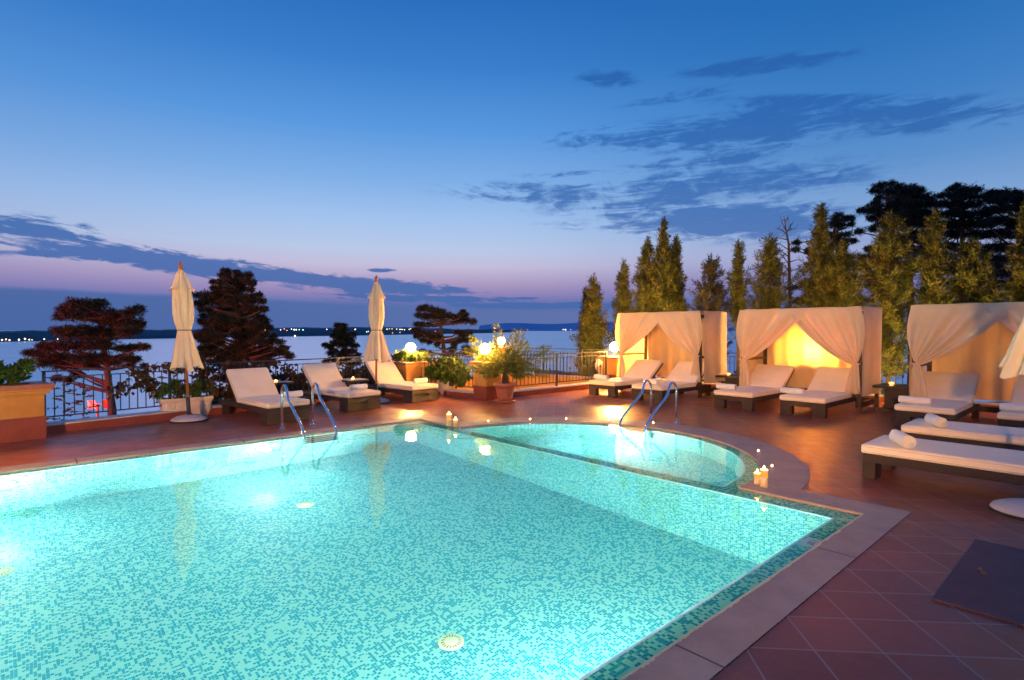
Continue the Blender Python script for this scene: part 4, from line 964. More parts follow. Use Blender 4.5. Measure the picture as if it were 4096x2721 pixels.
def pine(label, Yd, trunk, pads, base_z=None, matn='pine', grp='pines on the slope below the terrace', dens=1.0, trunk_r=.13, depth=.9, name='pine_tree'):
    pts = [D(x, y, Yd) for x, y in trunk]
    b0 = pts[0].copy(); b0.z = (terr(b0.x, b0.y)-.7) if base_z is None else base_z
    if b0.z < pts[0].z-.1: pts = [b0]+pts
    t = thing(name, label, 'pine tree', (pts[0].x, pts[0].y, pts[0].z), 0, grp); o = pts[0]
    L = [p-o for p in pts]; k = len(L); s = MB(); s.tube(L, [trunk_r*(1-.75*i/(k-1)) for i in range(k)], 10)
    Vs = []; sc_ = Yd/FPX
    for (x, y, r_) in pads:
        c = D(x, y, Yd)-o; dd = rs.uniform(-1, 1)*depth*min(1.4, max(.35, abs(c.x)*.8+.4)); c.y += dd; c.x += dd*(x-2048)/FPX; c.z += dd*(HORIZON-y)/FPX
        rr = r_*sc_*1.14; Vs.append(tuft_pad(c, rr, int(170*dens*(rr/.5)**1.3)+14, .15, .020))
        # limb from the trunk up to the pad
        zz = c.z-.25*abs(c.x)-.1; j = min(range(k-1), key=lambda i: abs(L[i].z-zz)); a = L[j]; b_ = L[j+1]; f = min(1, max(0, (zz-a.z)/max(.01, b_.z-a.z))); r0 = a.lerp(b_, f)
        m = (r0+c)/2+Vector((rs.uniform(-.1, .1), rs.uniform(-.1, .1), rs.uniform(-.12, .02))); s.tube([r0, m, c], [trunk_r*.38, trunk_r*.24, .012], 6, cap=False)
    s.build('trunk', M['bark'], t, smooth=True); link('crown', qmesh(np.concatenate(Vs)), M[matn], t)
    return t
def rowpads(rows, step=26, r_=(20, 34), jit=9):
    out = []; rp = random.Random(rows[0][0]*7+len(rows))
    for (y, xa, xb) in rows:
        k = max(1, int((xb-xa)/step))
        for i in range(k+1):
            x = xa+(xb-xa)*(i/k if k else .5); e = .6 if i in (0, k) else 1
            if rp.random() < .09: continue
            out.append((x+rp.uniform(-jit, jit), y+rp.uniform(-jit, jit)*.8, rp.uniform(*r_)*e))
    return out
pads1 = [(265, 1238, 30), (300, 1215, 30), (340, 1222, 38), (385, 1222, 40), (400, 1212, 22), (440, 1262, 38), (480, 1262, 34), (520, 1255, 34), (552, 1240, 28), (242, 1268, 24), (300, 1262, 40), (355, 1262, 45), (405, 1275, 45), (465, 1290, 45), (525, 1290, 40), (560, 1300, 22),
         (236, 1322, 26), (275, 1330, 42), (330, 1325, 48), (390, 1330, 50), (450, 1330, 48), (510, 1330, 36), (548, 1322, 20), (170, 1385, 26), (205, 1388, 36), (255, 1385, 45), (315, 1385, 48), (375, 1380, 48), (425, 1378, 30), (555, 1388, 24), (515, 1398, 28), (480, 1395, 18), (580, 1390, 14),
         (120, 1412, 24), (160, 1420, 34), (210, 1430, 42), (270, 1435, 44), (335, 1432, 45), (400, 1435, 40), (455, 1445, 32), (505, 1432, 22), (540, 1440, 20), (170, 1455, 24), (235, 1462, 30), (300, 1468, 30), (365, 1465, 28), (520, 1460, 14), (575, 1465, 12), (310, 1500, 22), (275, 1520, 16), (230, 1515, 18)]
pine('broad dark pine with flat layered crown at the left, lit dull red', 21.5, [(448, 1640), (440, 1570), (428, 1480), (415, 1390), (400, 1290), (395, 1230)], pads1, dens=1.0, trunk_r=.17)
rows2 = [(1085, 905, 950), (1108, 880, 985), (1132, 860, 1010), (1160, 850, 1000), (1185, 800, 1030), (1210, 790, 1045), (1238, 810, 1060), (1265, 820, 1090), (1290, 800, 1070), (1318, 810, 1075), (1345, 790, 1090), (1370, 800, 1120), (1395, 800, 1140), (1418, 800, 1160), (1445, 810, 1080), (1475, 830, 1050), (1510, 850, 1020)]
pine('tall pointed dark pine right of the leaning parasol', 24, [(962, 1560), (958, 1440), (955, 1300), (945, 1180), (930, 1080)], rowpads(rows2, 28, (18, 30)), trunk_r=.2)
pads3 = [(1352, 1303, 13), (1375, 1303, 15), (1350, 1325, 16), (1372, 1325, 20), (1380, 1345, 20), (1362, 1352, 24), (1335, 1345, 12), (1412, 1340, 12), (1400, 1360, 20), (1345, 1372, 20), (1300, 1382, 11), (1316, 1388, 14), (1332, 1378, 15), (1370, 1380, 22), (1398, 1378, 20), (1420, 1385, 15), (1340, 1405, 14), (1382, 1408, 20), (1412, 1408, 17), (1325, 1398, 10),
         (1362, 1420, 20), (1395, 1432, 18), (1430, 1425, 15), (1322, 1415, 14), (1330, 1438, 17), (1305, 1448, 12), (1365, 1450, 20), (1410, 1455, 20), (1435, 1450, 14)]
pine('small dark pine standing between the two closed parasols', 28, [(1392, 1500), (1386, 1420), (1378, 1360), (1370, 1305)], pads3, trunk_r=.12, depth=.6)
pads4 = [(1680, 1238, 15), (1700, 1232, 18), (1722, 1240, 20), (1745, 1245, 20), (1768, 1250, 18), (1675, 1262, 14), (1700, 1268, 20), (1735, 1266, 20), (1765, 1272, 16), (1795, 1262, 15), (1815, 1268, 14), (1838, 1265, 14), (1853, 1250, 14), (1862, 1262, 12), (1818, 1288, 15), (1842, 1284, 15), (1868, 1282, 17), (1890, 1288, 16), (1668, 1298, 14), (1690, 1300, 14), (1715, 1300, 12),
         (1662, 1322, 15), (1680, 1335, 18), (1705, 1340, 17), (1728, 1345, 14), (1668, 1345, 14), (1695, 1362, 15), (1718, 1368, 12), (1752, 1345, 12), (1832, 1330, 15), (1850, 1342, 20), (1872, 1335, 15), (1862, 1362, 15), (1835, 1365, 12), (1888, 1358, 12), (1815, 1382, 10), (1748, 1380, 8), (1810, 1400, 14), (1865, 1395, 18), (1895, 1402, 18), (1870, 1418, 17), (1690, 1408, 14), (1720, 1415, 13), (1800, 1420, 13)]
pine('spreading pine with bare limbs right of the second parasol', 26, [(1785, 1500), (1778, 1420), (1772, 1370), (1762, 1300), (1758, 1245)], pads4, trunk_r=.16, depth=.7, dens=.9)
# dark pines at the right
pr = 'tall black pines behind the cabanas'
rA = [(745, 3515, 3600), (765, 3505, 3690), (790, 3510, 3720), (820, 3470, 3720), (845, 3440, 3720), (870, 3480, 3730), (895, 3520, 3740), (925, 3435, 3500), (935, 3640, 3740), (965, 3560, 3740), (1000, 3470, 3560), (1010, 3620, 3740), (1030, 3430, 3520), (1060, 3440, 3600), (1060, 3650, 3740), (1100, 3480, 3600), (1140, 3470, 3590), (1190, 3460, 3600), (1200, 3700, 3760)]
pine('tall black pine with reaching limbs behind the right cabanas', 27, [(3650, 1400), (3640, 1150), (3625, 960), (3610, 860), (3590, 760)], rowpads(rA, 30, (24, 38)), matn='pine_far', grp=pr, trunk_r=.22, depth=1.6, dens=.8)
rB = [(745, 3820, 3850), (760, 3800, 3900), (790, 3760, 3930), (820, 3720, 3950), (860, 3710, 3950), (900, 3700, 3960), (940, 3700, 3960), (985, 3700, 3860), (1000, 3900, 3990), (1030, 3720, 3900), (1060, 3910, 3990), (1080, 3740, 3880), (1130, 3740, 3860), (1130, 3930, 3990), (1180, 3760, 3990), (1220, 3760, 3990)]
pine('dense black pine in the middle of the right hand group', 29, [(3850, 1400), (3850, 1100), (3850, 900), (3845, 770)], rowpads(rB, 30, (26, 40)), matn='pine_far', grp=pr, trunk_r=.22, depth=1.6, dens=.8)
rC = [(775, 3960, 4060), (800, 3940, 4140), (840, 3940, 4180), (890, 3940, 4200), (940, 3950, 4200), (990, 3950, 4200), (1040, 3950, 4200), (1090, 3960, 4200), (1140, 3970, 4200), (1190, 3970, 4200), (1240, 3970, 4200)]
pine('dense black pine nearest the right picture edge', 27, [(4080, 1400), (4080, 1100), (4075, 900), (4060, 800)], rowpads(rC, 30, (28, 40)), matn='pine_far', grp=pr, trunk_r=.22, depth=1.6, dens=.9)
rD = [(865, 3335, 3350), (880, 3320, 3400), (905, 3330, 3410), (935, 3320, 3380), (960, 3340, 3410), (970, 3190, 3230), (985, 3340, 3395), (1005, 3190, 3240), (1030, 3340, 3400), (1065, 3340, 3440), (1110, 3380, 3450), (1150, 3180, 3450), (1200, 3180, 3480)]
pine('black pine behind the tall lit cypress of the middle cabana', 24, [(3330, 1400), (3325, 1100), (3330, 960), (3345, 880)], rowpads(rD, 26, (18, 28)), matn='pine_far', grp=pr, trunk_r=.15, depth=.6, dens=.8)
# cypresses and thujas: sprays set on a tapered column
def cypress(label, x, ytop, prof, Yd, matn='cypress', ln=.17, loose=.0, grp='cypresses behind the railing', dens=1.0, tips=1, name='cypress', ybot=None, clump=1.0):
    """prof: (y px, half width px) from the tip down"""
    sc_ = Yd/FPX; tip = D(x, ytop, Yd); gz = terr(tip.x, tip.y)-.7; t = thing(name, label, 'cypress' if name == 'cypress' else name.replace('_', ' '), (tip.x, tip.y, gz), 0, grp)
    zs = [CAMZ+(HORIZON-y)/FPX*Yd for y, w in prof]; ws = [w*sc_ for y, w in prof]
    zs = np.array(zs[::-1]); ws = np.array(ws[::-1]); z0, z1 = zs[0], zs[-1]
    if z0 > gz+.2: pass
    H = z1-z0; area = float(np.trapz(ws, zs))*2*math.pi; nC = int(area*88*dens*clump); zc = z0+(H-.12)*rs.random(nC*3); wr = np.interp(zc, zs, ws); keep = rs.random(nC*3) < wr/ws.max(); zc = zc[keep][:nC]; nC = len(zc); p_ = rs.uniform(0, 6, 4)
    th = rs.uniform(0, 2*math.pi, nC); hole = np.sin(zc*7+th*3+p_[0])+np.sin(zc*4.3-th*2+p_[1])+.6*np.sin(zc*17+th*5+p_[2]) > -.75-.0*th; zc = zc[hole]; th = th[hole]; nC = len(zc); rad = np.interp(zc, zs, ws)*(1+.22*np.sin(zc*7+th*2)+.16*np.sin(zc*15+th*5))*(rs.uniform(.2, 1, nC)**.5)*(1+rs.normal(size=nC)*(.07+loose)); rad = np.maximum(rad-.12, .0)
    cc = np.stack([np.cos(th)*rad, np.sin(th)*rad, zc-gz], 1); od = np.stack([np.cos(th), np.sin(th), np.zeros(nC)], 1)
    nb = 32; ax = unit(od*(.35+loose*1.5)+np.array([0, 0, 1.0])+rs.normal(size=(nC, 3))*.16)
    along_ = rs.random((nC, nb))*ln*1.5; base = np.repeat(cc, nb, 0)+np.repeat(ax, nb, 0)*along_.reshape(-1, 1)
    dd = unit(np.repeat(ax, nb, 0)*.8+rs.normal(size=(nC*nb, 3))*.55); base += rs.normal(size=base.shape)*.022
    V = [blades(base, dd, ln*(.40+.6*rs.random(nC*nb)), .021, face=np.repeat(od, nb, 0)*1.2)]
    # loose leader at the very top
    m_ = 70; zt = np.linspace(z1-.5, z1+.12, m_)-gz; V.append(blades(np.stack([rs.normal(size=m_)*.02, rs.normal(size=m_)*.02, zt], 1), unit(rs.normal(size=(m_, 3))*.6+np.array([0, 0, 1])), .16, .022))
    s = MB(); s.tube([(0, 0, 0), (0, 0, (z0-gz)+H*.5), (0, 0, z1-gz)], [.06, .04, .006], 8)
    for k in range(18):
        i = rs.integers(nC); c = Vector(cc[i]); s.tube([(0, 0, max(.1, c.z-.35)), (c.x*.5, c.y*.5, c.z-.15), tuple(c)], [.016, .01, .004], 5, cap=False)
    s.build('trunk', M['bark'], t, smooth=True); link('crown', qmesh(np.concatenate(V)), M[matn], t); return t
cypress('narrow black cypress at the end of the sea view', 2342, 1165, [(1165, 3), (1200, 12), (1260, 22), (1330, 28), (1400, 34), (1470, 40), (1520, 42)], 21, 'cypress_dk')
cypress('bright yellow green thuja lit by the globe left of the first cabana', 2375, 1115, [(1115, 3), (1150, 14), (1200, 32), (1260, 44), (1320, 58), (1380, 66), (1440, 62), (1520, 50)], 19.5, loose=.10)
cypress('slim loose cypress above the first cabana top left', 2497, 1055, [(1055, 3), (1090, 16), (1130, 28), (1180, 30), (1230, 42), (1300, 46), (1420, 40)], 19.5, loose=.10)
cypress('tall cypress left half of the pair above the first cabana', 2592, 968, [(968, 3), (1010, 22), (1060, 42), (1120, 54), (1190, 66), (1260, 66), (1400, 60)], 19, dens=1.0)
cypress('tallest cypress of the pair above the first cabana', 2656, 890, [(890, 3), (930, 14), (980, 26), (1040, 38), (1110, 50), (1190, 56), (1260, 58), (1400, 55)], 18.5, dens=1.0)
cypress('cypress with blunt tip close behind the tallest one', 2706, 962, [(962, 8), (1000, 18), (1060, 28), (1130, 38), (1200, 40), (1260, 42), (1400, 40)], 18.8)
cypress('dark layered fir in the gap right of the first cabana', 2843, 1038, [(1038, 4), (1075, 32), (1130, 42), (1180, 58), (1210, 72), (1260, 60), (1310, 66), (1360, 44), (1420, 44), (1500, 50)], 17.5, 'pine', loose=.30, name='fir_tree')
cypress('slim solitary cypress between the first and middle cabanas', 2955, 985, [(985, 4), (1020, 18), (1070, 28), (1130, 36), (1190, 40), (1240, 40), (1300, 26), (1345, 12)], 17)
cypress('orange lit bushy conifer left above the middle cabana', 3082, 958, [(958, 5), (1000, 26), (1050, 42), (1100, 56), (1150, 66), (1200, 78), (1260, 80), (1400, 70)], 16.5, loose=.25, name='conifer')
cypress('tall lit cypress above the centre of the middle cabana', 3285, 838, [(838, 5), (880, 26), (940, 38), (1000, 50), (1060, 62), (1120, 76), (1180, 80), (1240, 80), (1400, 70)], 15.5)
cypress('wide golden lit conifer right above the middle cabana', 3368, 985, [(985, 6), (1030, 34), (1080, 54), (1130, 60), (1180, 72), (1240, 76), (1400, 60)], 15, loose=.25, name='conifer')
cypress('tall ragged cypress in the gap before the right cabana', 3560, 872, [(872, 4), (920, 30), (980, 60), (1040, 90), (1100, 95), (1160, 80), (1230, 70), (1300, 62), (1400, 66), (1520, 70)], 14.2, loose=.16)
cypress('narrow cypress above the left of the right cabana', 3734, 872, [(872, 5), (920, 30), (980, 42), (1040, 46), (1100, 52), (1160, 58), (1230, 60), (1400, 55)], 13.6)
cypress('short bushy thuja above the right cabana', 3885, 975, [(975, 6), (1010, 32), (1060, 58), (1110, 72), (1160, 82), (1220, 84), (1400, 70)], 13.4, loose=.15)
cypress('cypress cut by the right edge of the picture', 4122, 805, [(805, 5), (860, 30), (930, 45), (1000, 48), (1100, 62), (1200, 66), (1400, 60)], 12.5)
# bare tree
bt = thing('bare_tree', 'leafless dead tree left of the tall lit cypress', 'tree', (0, 0, 0), 0)
Yb = 16.9; s = MB(); tr = [D(3160, 1420, Yb), D(3160, 1200, Yb), D(3157, 1090, Yb), D(3155, 980, Yb), D(3146, 930, Yb), D(3135, 862, Yb)]
tr[0].z = -2.4; s.tube(tr, [.07, .055, .045, .035, .022, .006], 8)
s.build('trunk', M['bark'], bt, smooth=True); s = MB(); rb = random.Random(5)
for (x0, y0), (x1_, y1_) in [((3156, 1060), (3108, 1000)), ((3156, 1030), (3095, 990)), ((3155, 1000), (3085, 968)), ((3152, 960), (3080, 950)), ((3150, 940), (3098, 912)), ((3146, 930), (3120, 870)), ((3148, 925), (3182, 918)), ((3148, 930), (3172, 888)), ((3155, 985), (3195, 960)), ((3156, 1010), (3200, 1000)), ((3156, 1050), (3215, 1042)), ((3140, 890), (3158, 868)), ((3158, 1090), (3120, 1050))]:
    a = D(x0, y0, Yb); b_ = D(x1_, y1_, Yb+rb.uniform(-.4, .4)); m = (a+b_)/2+Vector((0, 0, rb.uniform(-.02, .06))); s.tube([a, m, b_], [.018, .011, .004], 5)
    for k in range(4):
        f = rb.uniform(.35, 1); c = a.lerp(b_, f); e = c+Vector((rb.uniform(-.16, .16), rb.uniform(-.1, .1), rb.uniform(.0, .22))); s.tube([c, e], [.007, .003], 4)
s.build('branches', M['bark'], bt)
# leafy plants
def leafball(c, r, n_, ln, wd_, flat=.8, up=.6):
    return tuft_pad(c, r, n_, ln, wd_, flat, up, 5)
def shrub(p, z, balls, label, name='shrub', cat='shrub', ln=.08, wd_=.05, matn='leaf', grp=None, dens=1.0, stems=True):
    t = thing(name, label, cat, (p[0], p[1], z), 0, grp); V = []; s = MB()
    for (x, y, zz, r_) in balls:
        V.append(leafball((x, y, zz), r_, int(500*dens*r_*r_*8)+20, ln, wd_)); s.tube([(x*.4, y*.4, 0), (x*.8, y*.8, zz*.6), (x, y, zz)], [.012, .009, .005], 6, cap=False)
    s.build('stems', M['bark'], t, smooth=True); link('foliage', qmesh(np.concatenate(V)), M[matn], t); return t
pdx = Vector((PD.x, PD.y, 0))
def alongp(base, lst): return [(PD.x*a-PN.x*b_, PD.y*a-PN.y*b_, zz, r_) for a, b_, zz, r_ in lst]
shrub(pl0-PD*.1, .78, alongp(0, [(.85, .02, .16, .17), (.55, .0, .20, .22), (.2, .05, .28, .26), (-.15, -.02, .25, .24), (-.5, 0, .3, .26), (-.9, 0, .3, .26), (1.0, .05, .28, .10), (.35, .0, .42, .13)]), 'leafy plants with pink flower heads filling the long left planter', 'planter_plants', 'plants', grp='plants in the planters')
shrub(p2, .77, alongp(0, [(-.4, .1, .14, .18), (0, .12, .18, .20), (.35, .1, .12, .18), (-.2, -.15, .10, .16), (.25, -.15, .08, .16), (-.45, -.1, .22, .12)]), 'bright lit plants around the globe lamp behind the second parasol', 'planter_plants', 'plants', ln=.06, wd_=.03, grp='plants in the planters')
# spiky plant on the lamp pillar
def spiky(p, z, label, n_=70, L=.26, matn='palm'):
    t = thing('spiky_plant', label, 'plant', (p[0], p[1], z), 0)
    V = []
    for ox, oy in ((0, .0), (.14, -.10), (-.12, .1)):
        c = np.zeros((n_, 3)); c[:, 0] = ox+rs.normal(size=n_)*.04; c[:, 1] = oy+rs.normal(size=n_)*.04; dd = unit(rs.normal(size=(n_, 3))*np.array([1, 1, .35])+np.array([0, 0, .9])); V.append(blades(c, dd, L*(.6+.5*rs.random(n_)), .018))
    link('leaves', qmesh(np.concatenate(V)), M[matn], t)
spiky(pc+Vector((-.02, -.05)), .88, 'spiky plant lit yellow around the globe on the palm side pillar')
# potted palm
pq_ = G(2020, 1608); pt = thing('terracotta_pot', 'terracotta pot with saucer holding the palm by the pillar', 'flower pot', (pq_.x, pq_.y, 0), 0)
MB().lathe([(.0, .0), (.21, .0), (.235, .02), (.24, .045), (.22, .045), (.19, .03), (0, .03)], 36).build('saucer', M['terracotta'], pt, smooth=True)
MB().lathe([(.15, .032), (.175, .12), (.205, .30), (.21, .335), (.245, .34), (.255, .38), (.25, .43), (.225, .43), (.215, .385), (.0, .385)], 36).build('pot', M['terracotta'], pt, smooth=True)
MB().lathe([(.213, .386), (.1, .395), (0, .40)], 20).build('soil', M['soil'], pt)
pa = thing('potted_palm', 'young feather palm growing in the terracotta pot', 'palm', (pq_.x, pq_.y, .39), 0)
s = MB(); s.lathe([(.05, -.01), (.075, .06), (.065, .16), (.05, .24), (.03, .28)], 12, rip=lambda q, i, z: 1+.12*math.cos(7*q+z*40)); s.build('trunk', M['bark'], pa, smooth=True)
tips = [(1985, 1300, -.1), (1880, 1350, .1), (1858, 1400, -.2), (2062, 1322, .2), (2094, 1320, -.1), (2112, 1372, .3), (2200, 1392, .0), (2245, 1425, .2), (2190, 1500, -.2), (2115, 1455, -.4), (1870, 1478, .1), (1925, 1500, -.4), (2150, 1470, .3), (1960, 1380, .5), (2050, 1400, -.4), (2010, 1460, -.5), (2095, 1500, -.3)]
Yp = pq_.y
for x, y, dyy in tips:
    e = D(x, y, Yp+dyy)-Vector((pq_.x, pq_.y, .39)); st = Vector((0, 0, .22)); L = (e-st).length; side = Vector((e.x, e.y, 0))
    m = st+(e-st)*.5+Vector((0, 0, .16*L if e.z < .9 else .02)); m.x *= .8
    cur = [((1-f)**2)*st+2*f*(1-f)*m+f*f*e for f in [i/14 for i in range(15)]]
    fr_ = MB().tube(cur, [.012*(1-.8*i/14) for i in range(15)], 6).build('frond', M['palm'], pa, smooth=True)
    Pc, Dd, Ln = [], [], []
    for i in range(3, 15):
        for kk in range(3):
            f = min(1, (i-kk/3)/14); c = ((1-f)**2)*st+2*f*(1-f)*m+f*f*e; tg = (2*(1-f)*(m-st)+2*f*(e-m)).normalized()
            sd = tg.cross(Vector((0, 1, .2))).normalized(); up = tg.cross(sd).normalized()
            for sg in (-1, 1):
                d_ = (tg*.75+sd*sg*.75+up*rs.uniform(-.35, .35)+Vector((0, 0, -.12))).normalized(); Pc.append(c); Dd.append(d_); Ln.append((.20*math.sin(math.pi*(.15+.8*f))+.05)*rs.uniform(.8, 1.1))
    link('leaflets', qmesh(blades(np.array([tuple(v) for v in Pc]), np.array([tuple(v) for v in Dd]), np.array(Ln), .026)), M['palm'], fr_)
# plant troughs
def trough(p, rz, L, label, W=.30, H=.36, ribs=True, z=0):
    t = thing('plant_trough', label, 'plant pot', (p[0], p[1], z), rz, 'cream ribbed plant pots')
    s = MB(); n_ = 96
    def prof(w, zz, out=0):
        vs = []
        for k in range(n_):
            q = 2*math.pi*k/n_; cx = math.copysign(abs(math.cos(q))**.35, math.cos(q)); cy = math.copysign(abs(math.sin(q))**.35, math.sin(q))
            rb_ = (.006*(1 if k % 2 else -1)) if ribs and out == 0 and abs(cy) > .9 else 0
            vs.append((cx*(L/2*w), cy*((W/2)*w+rb_), zz))
        return vs
    rings = [prof(.80, .0, 1), prof(.86, .05), prof(.93, .10), prof(.955, .27), prof(.96, .28, 1), prof(1.0, .30, 1), prof(1.02, .33, 1), prof(1.0, H, 1), prof(.94, H, 1), prof(.93, H-.05, 1)]
    vs = [v for r_ in rings for v in r_]; k_ = len(rings)
    s.add(vs, [(i*n_+k, i*n_+(k+1) % n_, (i+1)*n_+(k+1) % n_, (i+1)*n_+k) for i in range(k_-1) for k in range(n_)]+[tuple(range(n_))[::-1]])
    s.build('trough_body', M['cream_pot'], t); MB().add(prof(.925, H-.05, 1), [tuple(range(n_))]).build('soil', M['soil'], t); return t
tc_ = (G(735, 1668)).xy+Vector((.02, .05)); ang_p = math.atan2(PD.y, PD.x)
trough(tc_, ang_p-R(8), .88, 'long cream ribbed trough behind the leaning parasol')
shrub(tc_, .31, alongp(0, [(-.35, 0, .22, .12), (-.18, .0, .30, .10), (.05, 0, .2, .12), (.25, .02, .28, .11), (.38, 0, .22, .11), (-.1, .05, .15, .14), (.15, 0, .12, .12), (-.45, .05, .12, .09)]), 'upright herbs growing in the long cream trough', 'trough_plants', 'plants', ln=.07, wd_=.025, grp='plants in the cream pots', dens=.9)
wq = G(1778, 1580); trough(wq.xy, ROT+R(90), .30, 'square cream ribbed pot at the foot of the third left lounger', W=.30, H=.36)
shrub(wq.xy, .31, [(-.12, 0, .2, .13), (.08, .05, .16, .13), (.2, 0, .05, .12), (-.3, .25, .25, .2), (.35, .25, .3, .22), (.15, .3, .45, .18), (.5, .2, .12, .14), (-.05, .3, .4, .2), (.02, -.12, .1, .1), (.42, .0, -.02, .1)], 'bushy green plant spilling from the square cream pot and over the railing', 'trough_plants', 'plants', ln=.085, wd_=.055, grp='plants in the cream pots')
# vines on the railings
def vine(p0, p1, z0, label, spans, seed, matn='vine', n_=9):
    rg = np.random.default_rng(seed); p, a, L = along(p0, p1); t = thing('climbing_vine', label, 'vine', (p.x, p.y, z0), a, 'vines on the iron railings'); s = MB(); Pc = []; Dd = []
    for (x0, z0_, x1_, z1_, d_) in spans:
        k = 12; pts = [Vector((x0+(x1_-x0)*i/k, rg.uniform(-.03, .03), z0_+(z1_-z0_)*i/k+.05*math.sin(i*1.3+x0*3))) for i in range(k+1)]
        s.tube(pts, .006, 5)
        for q in pts:
            for _ in range(int(n_*d_)):
                Pc.append((q.x+rg.normal()*.06, q.y+rg.normal()*.05, q.z+rg.normal()*.05)); v = rg.normal(size=3); v[2] -= .6; Dd.append(v/np.linalg.norm(v))
    s.build('stems', M['bark'], t); link('leaves', qmesh(blades(np.array(Pc), np.array(Dd), .095*(.7+.6*rg.random(len(Pc))), .075, rg)), M[matn], t)
vine(Pk0, Pk0+PD*7.2, .15, 'vine with reddish leaves climbing the left railing', [(.9, .45, 1.6, .55, 1.0), (1.2, .78, 2.9, .74, 1.6), (2.0, .42, 2.9, .25, 1.2), (2.3, .72, 2.6, .3, 1.6), (2.9, .74, 4.2, .70, 1.2), (2.6, .2, 3.6, .5, 3), (2.9, .1, 3.9, .2, 3), (3.2, .5, 4.6, .45, 2.4), (4.4, .3, 6.6, .5, 1.6), (1.35, .74, 1.5, .4, .9)], 3)
vine(C2+Vector((.12, -.08)), CC-Vector((.18, -.13)), .15, 'green leafy vine on the short railing beside the lamp pillar', [(.3, .7, 1.5, .72, .9), (.5, .3, 1.6, .4, 1.6), (.9, .75, 1.2, .3, 1.4), (.2, .2, .8, .5, 1.2)], 8, 'leaf')
# shrubs beyond the railings
bx_ = [((-6.4, 13.2), -1.0, [(0, 0, .9, .5), (.7, .3, 1.0, .55), (1.3, .6, .8, .5), (-.6, -.2, .7, .5)], 'reddish bush beyond the railing behind the plant trough', 'vine'),
       ((-5.0, 14.5), -1.0, [(0, 0, .9, .6), (.8, .4, 1.1, .6), (-.7, -.3, 1.0, .6), (1.5, .7, .9, .5)], 'dark bush beyond the railing behind the first left lounger', 'pine'),
       ((-3.9, 16.2), -1.0, [(0, 0, 1.0, .55), (.6, .3, 1.25, .45), (-.7, -.3, 1.1, .55), (1.2, .5, .9, .5)], 'dark bush beyond the railing between the loungers', 'pine'),
       ((2.6, 20.5), -1.2, [(0, 0, .8, .5), (.8, 0, .9, .5), (-.8, 0, .7, .45), (1.6, .2, .8, .6), (2.3, .1, .7, .6)], 'dark shrub behind the outer railing beside the black cypress', 'cypress_dk'),
       ((7.9, 14.6), -1.2, [(0, 0, 1.2, .7), (.9, -.5, 1.1, .6), (-.8, .5, 1.3, .6)], 'green shrub behind the railing between middle and right cabanas', 'cypress'),
       ((6.9, 17.0), -1.2, [(0, 0, 1.0, .6), (.7, -.5, .9, .6), (-.8, .5, 1.1, .6)], 'dark shrub behind the railing between first and middle cabanas', 'cypress_dk')]
for p_, z_, bl, lb, mm in bx_: shrub(p_, z_, bl, lb, 'bush', 'bush', ln=.12, wd_=.05, matn=mm, grp='bushes beyond the railings', dens=.45)
# weeds on the slope under the left railing
nW = 9000; wx = rs.uniform(-19, -5, nW); off_ = rs.uniform(.5, 8.5, nW); q0 = np.array([PA.x, PA.y]); sl_ = rs.uniform(-6, 10, nW)
pts = q0+np.outer(sl_, [PD.x, PD.y])-np.outer(off_, [PN.x, PN.y]); zz = np.array([terr(a, b_)-.62 for a, b_ in pts])
V = blades(np.column_stack([pts, zz]), unit(rs.normal(size=(nW, 3))*.45+np.array([0, 0, 1])), .35*(.5+rs.random(nW)), .03)
meta(link('dry_grass', qmesh(V), M['dryweed'], None), 'dry reddish grass on the slope under the left railing', 'grass', kind='stuff')
for k, (x, y, Yd, lb) in enumerate([(250, 1560, 15, 'sapling with layered twigs behind the left railing'), (330, 1590, 16, 'thin sapling beside the road sign'), (690, 1500, 14.5, 'tall reddish sapling behind the leaning parasol')]):
    c = D(x, y, Yd); gz = terr(c.x, c.y)-.65; h = CAMZ+(HORIZON-y+70)/FPX*Yd-gz; t = thing('sapling', lb, 'sapling', (c.x, c.y, gz), 0, 'saplings on the slope'); s = MB(); s.tube([(0, 0, 0), (.03, 0, h*.5), (0, .02, h)], [.02, .014, .004], 6); Pc = []; Dd = []
    for i in range(16):
        z_ = h*(.3+.68*i/16); a = i*2.4; r_ = (.55*(1-i/18)+.1); e = Vector((math.cos(a)*r_, math.sin(a)*r_, z_+.06)); s.tube([(0, 0, z_), e], [.007, .003], 4)
        for j in range(26):
            f = rs.uniform(.2, 1); Pc.append((e.x*f, e.y*f, z_+.06*f)); v = rs.normal(size=3)*np.array([1, 1, .3]); v += np.array([e.x, e.y, 0])*1.2; Dd.append(v/np.linalg.norm(v))
    s.build('stem', M['bark'], t); link('foliage', qmesh(blades(np.array(Pc), np.array(Dd), .10, .035)), M['dryweed'], t)
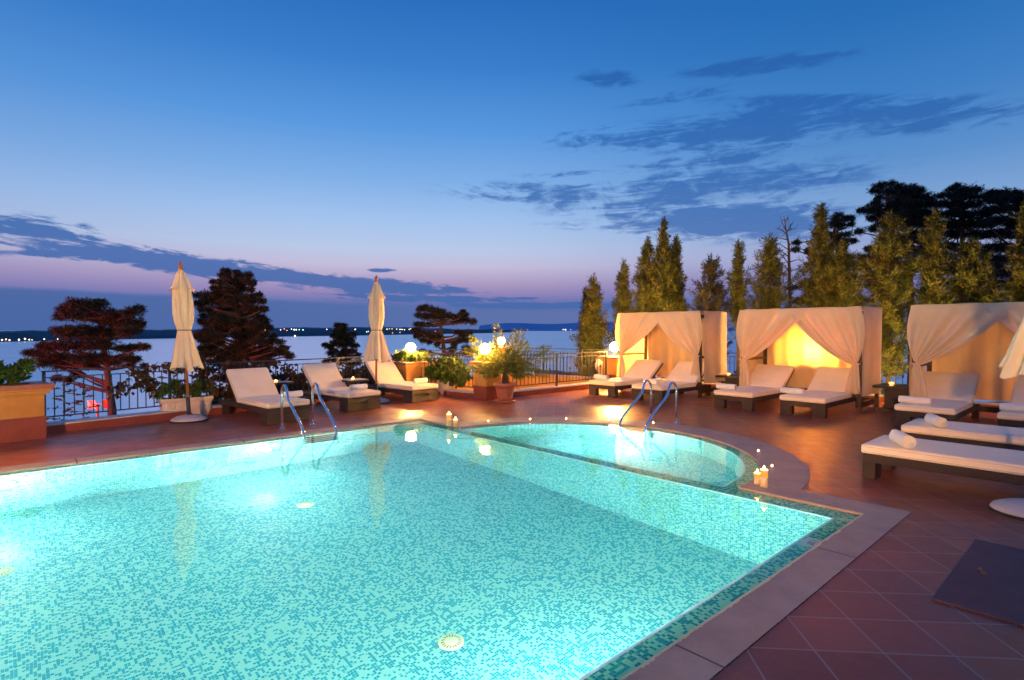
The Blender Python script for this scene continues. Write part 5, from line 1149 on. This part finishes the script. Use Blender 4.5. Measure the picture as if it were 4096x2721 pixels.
# chevron road sign on the slope, and an added red lantern standing in for an unseen red light
sg_ = D(391, 1640, 18.5); gz = terr(sg_.x, sg_.y)-.65
t = thing('road_sign', 'red and white chevron road sign seen through the left railing', 'road sign', (sg_.x, sg_.y, gz), 0)
zb = CAMZ+(HORIZON-1620)/FPX*18.5-gz
MB().tube([(0, 0, 0), (0, 0, zb+.02)], .035, 12).build('post', M['signred'], t); MB().box(-.07, .27, -.012, .012, zb+.0, zb+.035).build('arm', M['signred'], t)
bd = MB().box(-.345, -.075, .012, .026, zb-.145, zb+.15).build('board', M['signwhite'], t, bev=.003)
c = MB(); c.add([(-.33, .0095, zb+.15), (-.20, .0095, zb+.15), (-.08, .0095, zb+.0), (-.20, .0095, zb-.145), (-.33, .0095, zb-.145), (-.23, .0095, zb)], [(5, 4, 3, 2), (5, 2, 1, 0)]); c.build('chevron', M['signred'], bd)
b2 = MB().box(-.07, .07, -.01, .004, -.15, .15).build('board', M['signred'], t, (.24, .0, zb+.03)); b2.rotation_euler = (0, 0, R(25))
rl = thing('red_lantern', 'red warning lantern standing on the slope below the left parapet', 'lantern', (-22, 10, -1.95), 0)
MB().lathe([(.12, 0), (.12, .2), (.05, .24), (.05, .3)], 16).build('lantern_body', M['iron'], rl, smooth=True)
MB().lathe([(.05, .30), (.10, .34), (.10, .46), (0, .52)], 16).build('lens', emis('red lens', (1, .05, .04, 1), 40), rl, smooth=True)
L = bpy.data.lights.new('lantern_light', 'SPOT'); L.energy = 15000; L.spot_size = R(62); L.spot_blend = .5; L.color = (1, .10, .10); L.shadow_soft_size = .1
lo = bpy.data.objects.new('lantern_light', L); COL.objects.link(lo); lo.parent = rl; lo.location = (0, 0, .7); lo.rotation_euler = Vector((8.7, 12.5, 1.8)).to_track_quat('-Z', 'Y').to_euler()
# life ring on the far railing, urn beyond the right railing
lr = thing('life_ring', 'red life ring hanging on the outer railing behind the palm', 'life ring', D(2080, 1447, 18.55), 0)
MB().tube([(.13*math.cos(q), -.03, .15*math.sin(q)) for q in [2*math.pi*k/24 for k in range(25)]], .035, 10, cap=False).build('ring', M['buoy'], lr, smooth=True)
c = MB()
for k in range(4): q = math.pi/4+k*math.pi/2; c.tube([(.10*math.cos(q)*1., -.03, .115*math.sin(q)), (.17*math.cos(q), -.03, .19*math.sin(q))], .037, 8)
c.build('bands', M['whitestone'], lr)
ur = thing('stone_urn', 'round beige urn beyond the railing left of the lamp pillar', 'urn', D(2403, 1500, 16.9), 0)
MB().lathe([(.10, 0), (.14, .02), (.06, .06), (.10, .10), (.17, .22), (.18, .33), (.14, .42), (.16, .45), (.15, .46), (0, .44)], 24).build('urn_body', M['cream_pot'], ur, smooth=True)
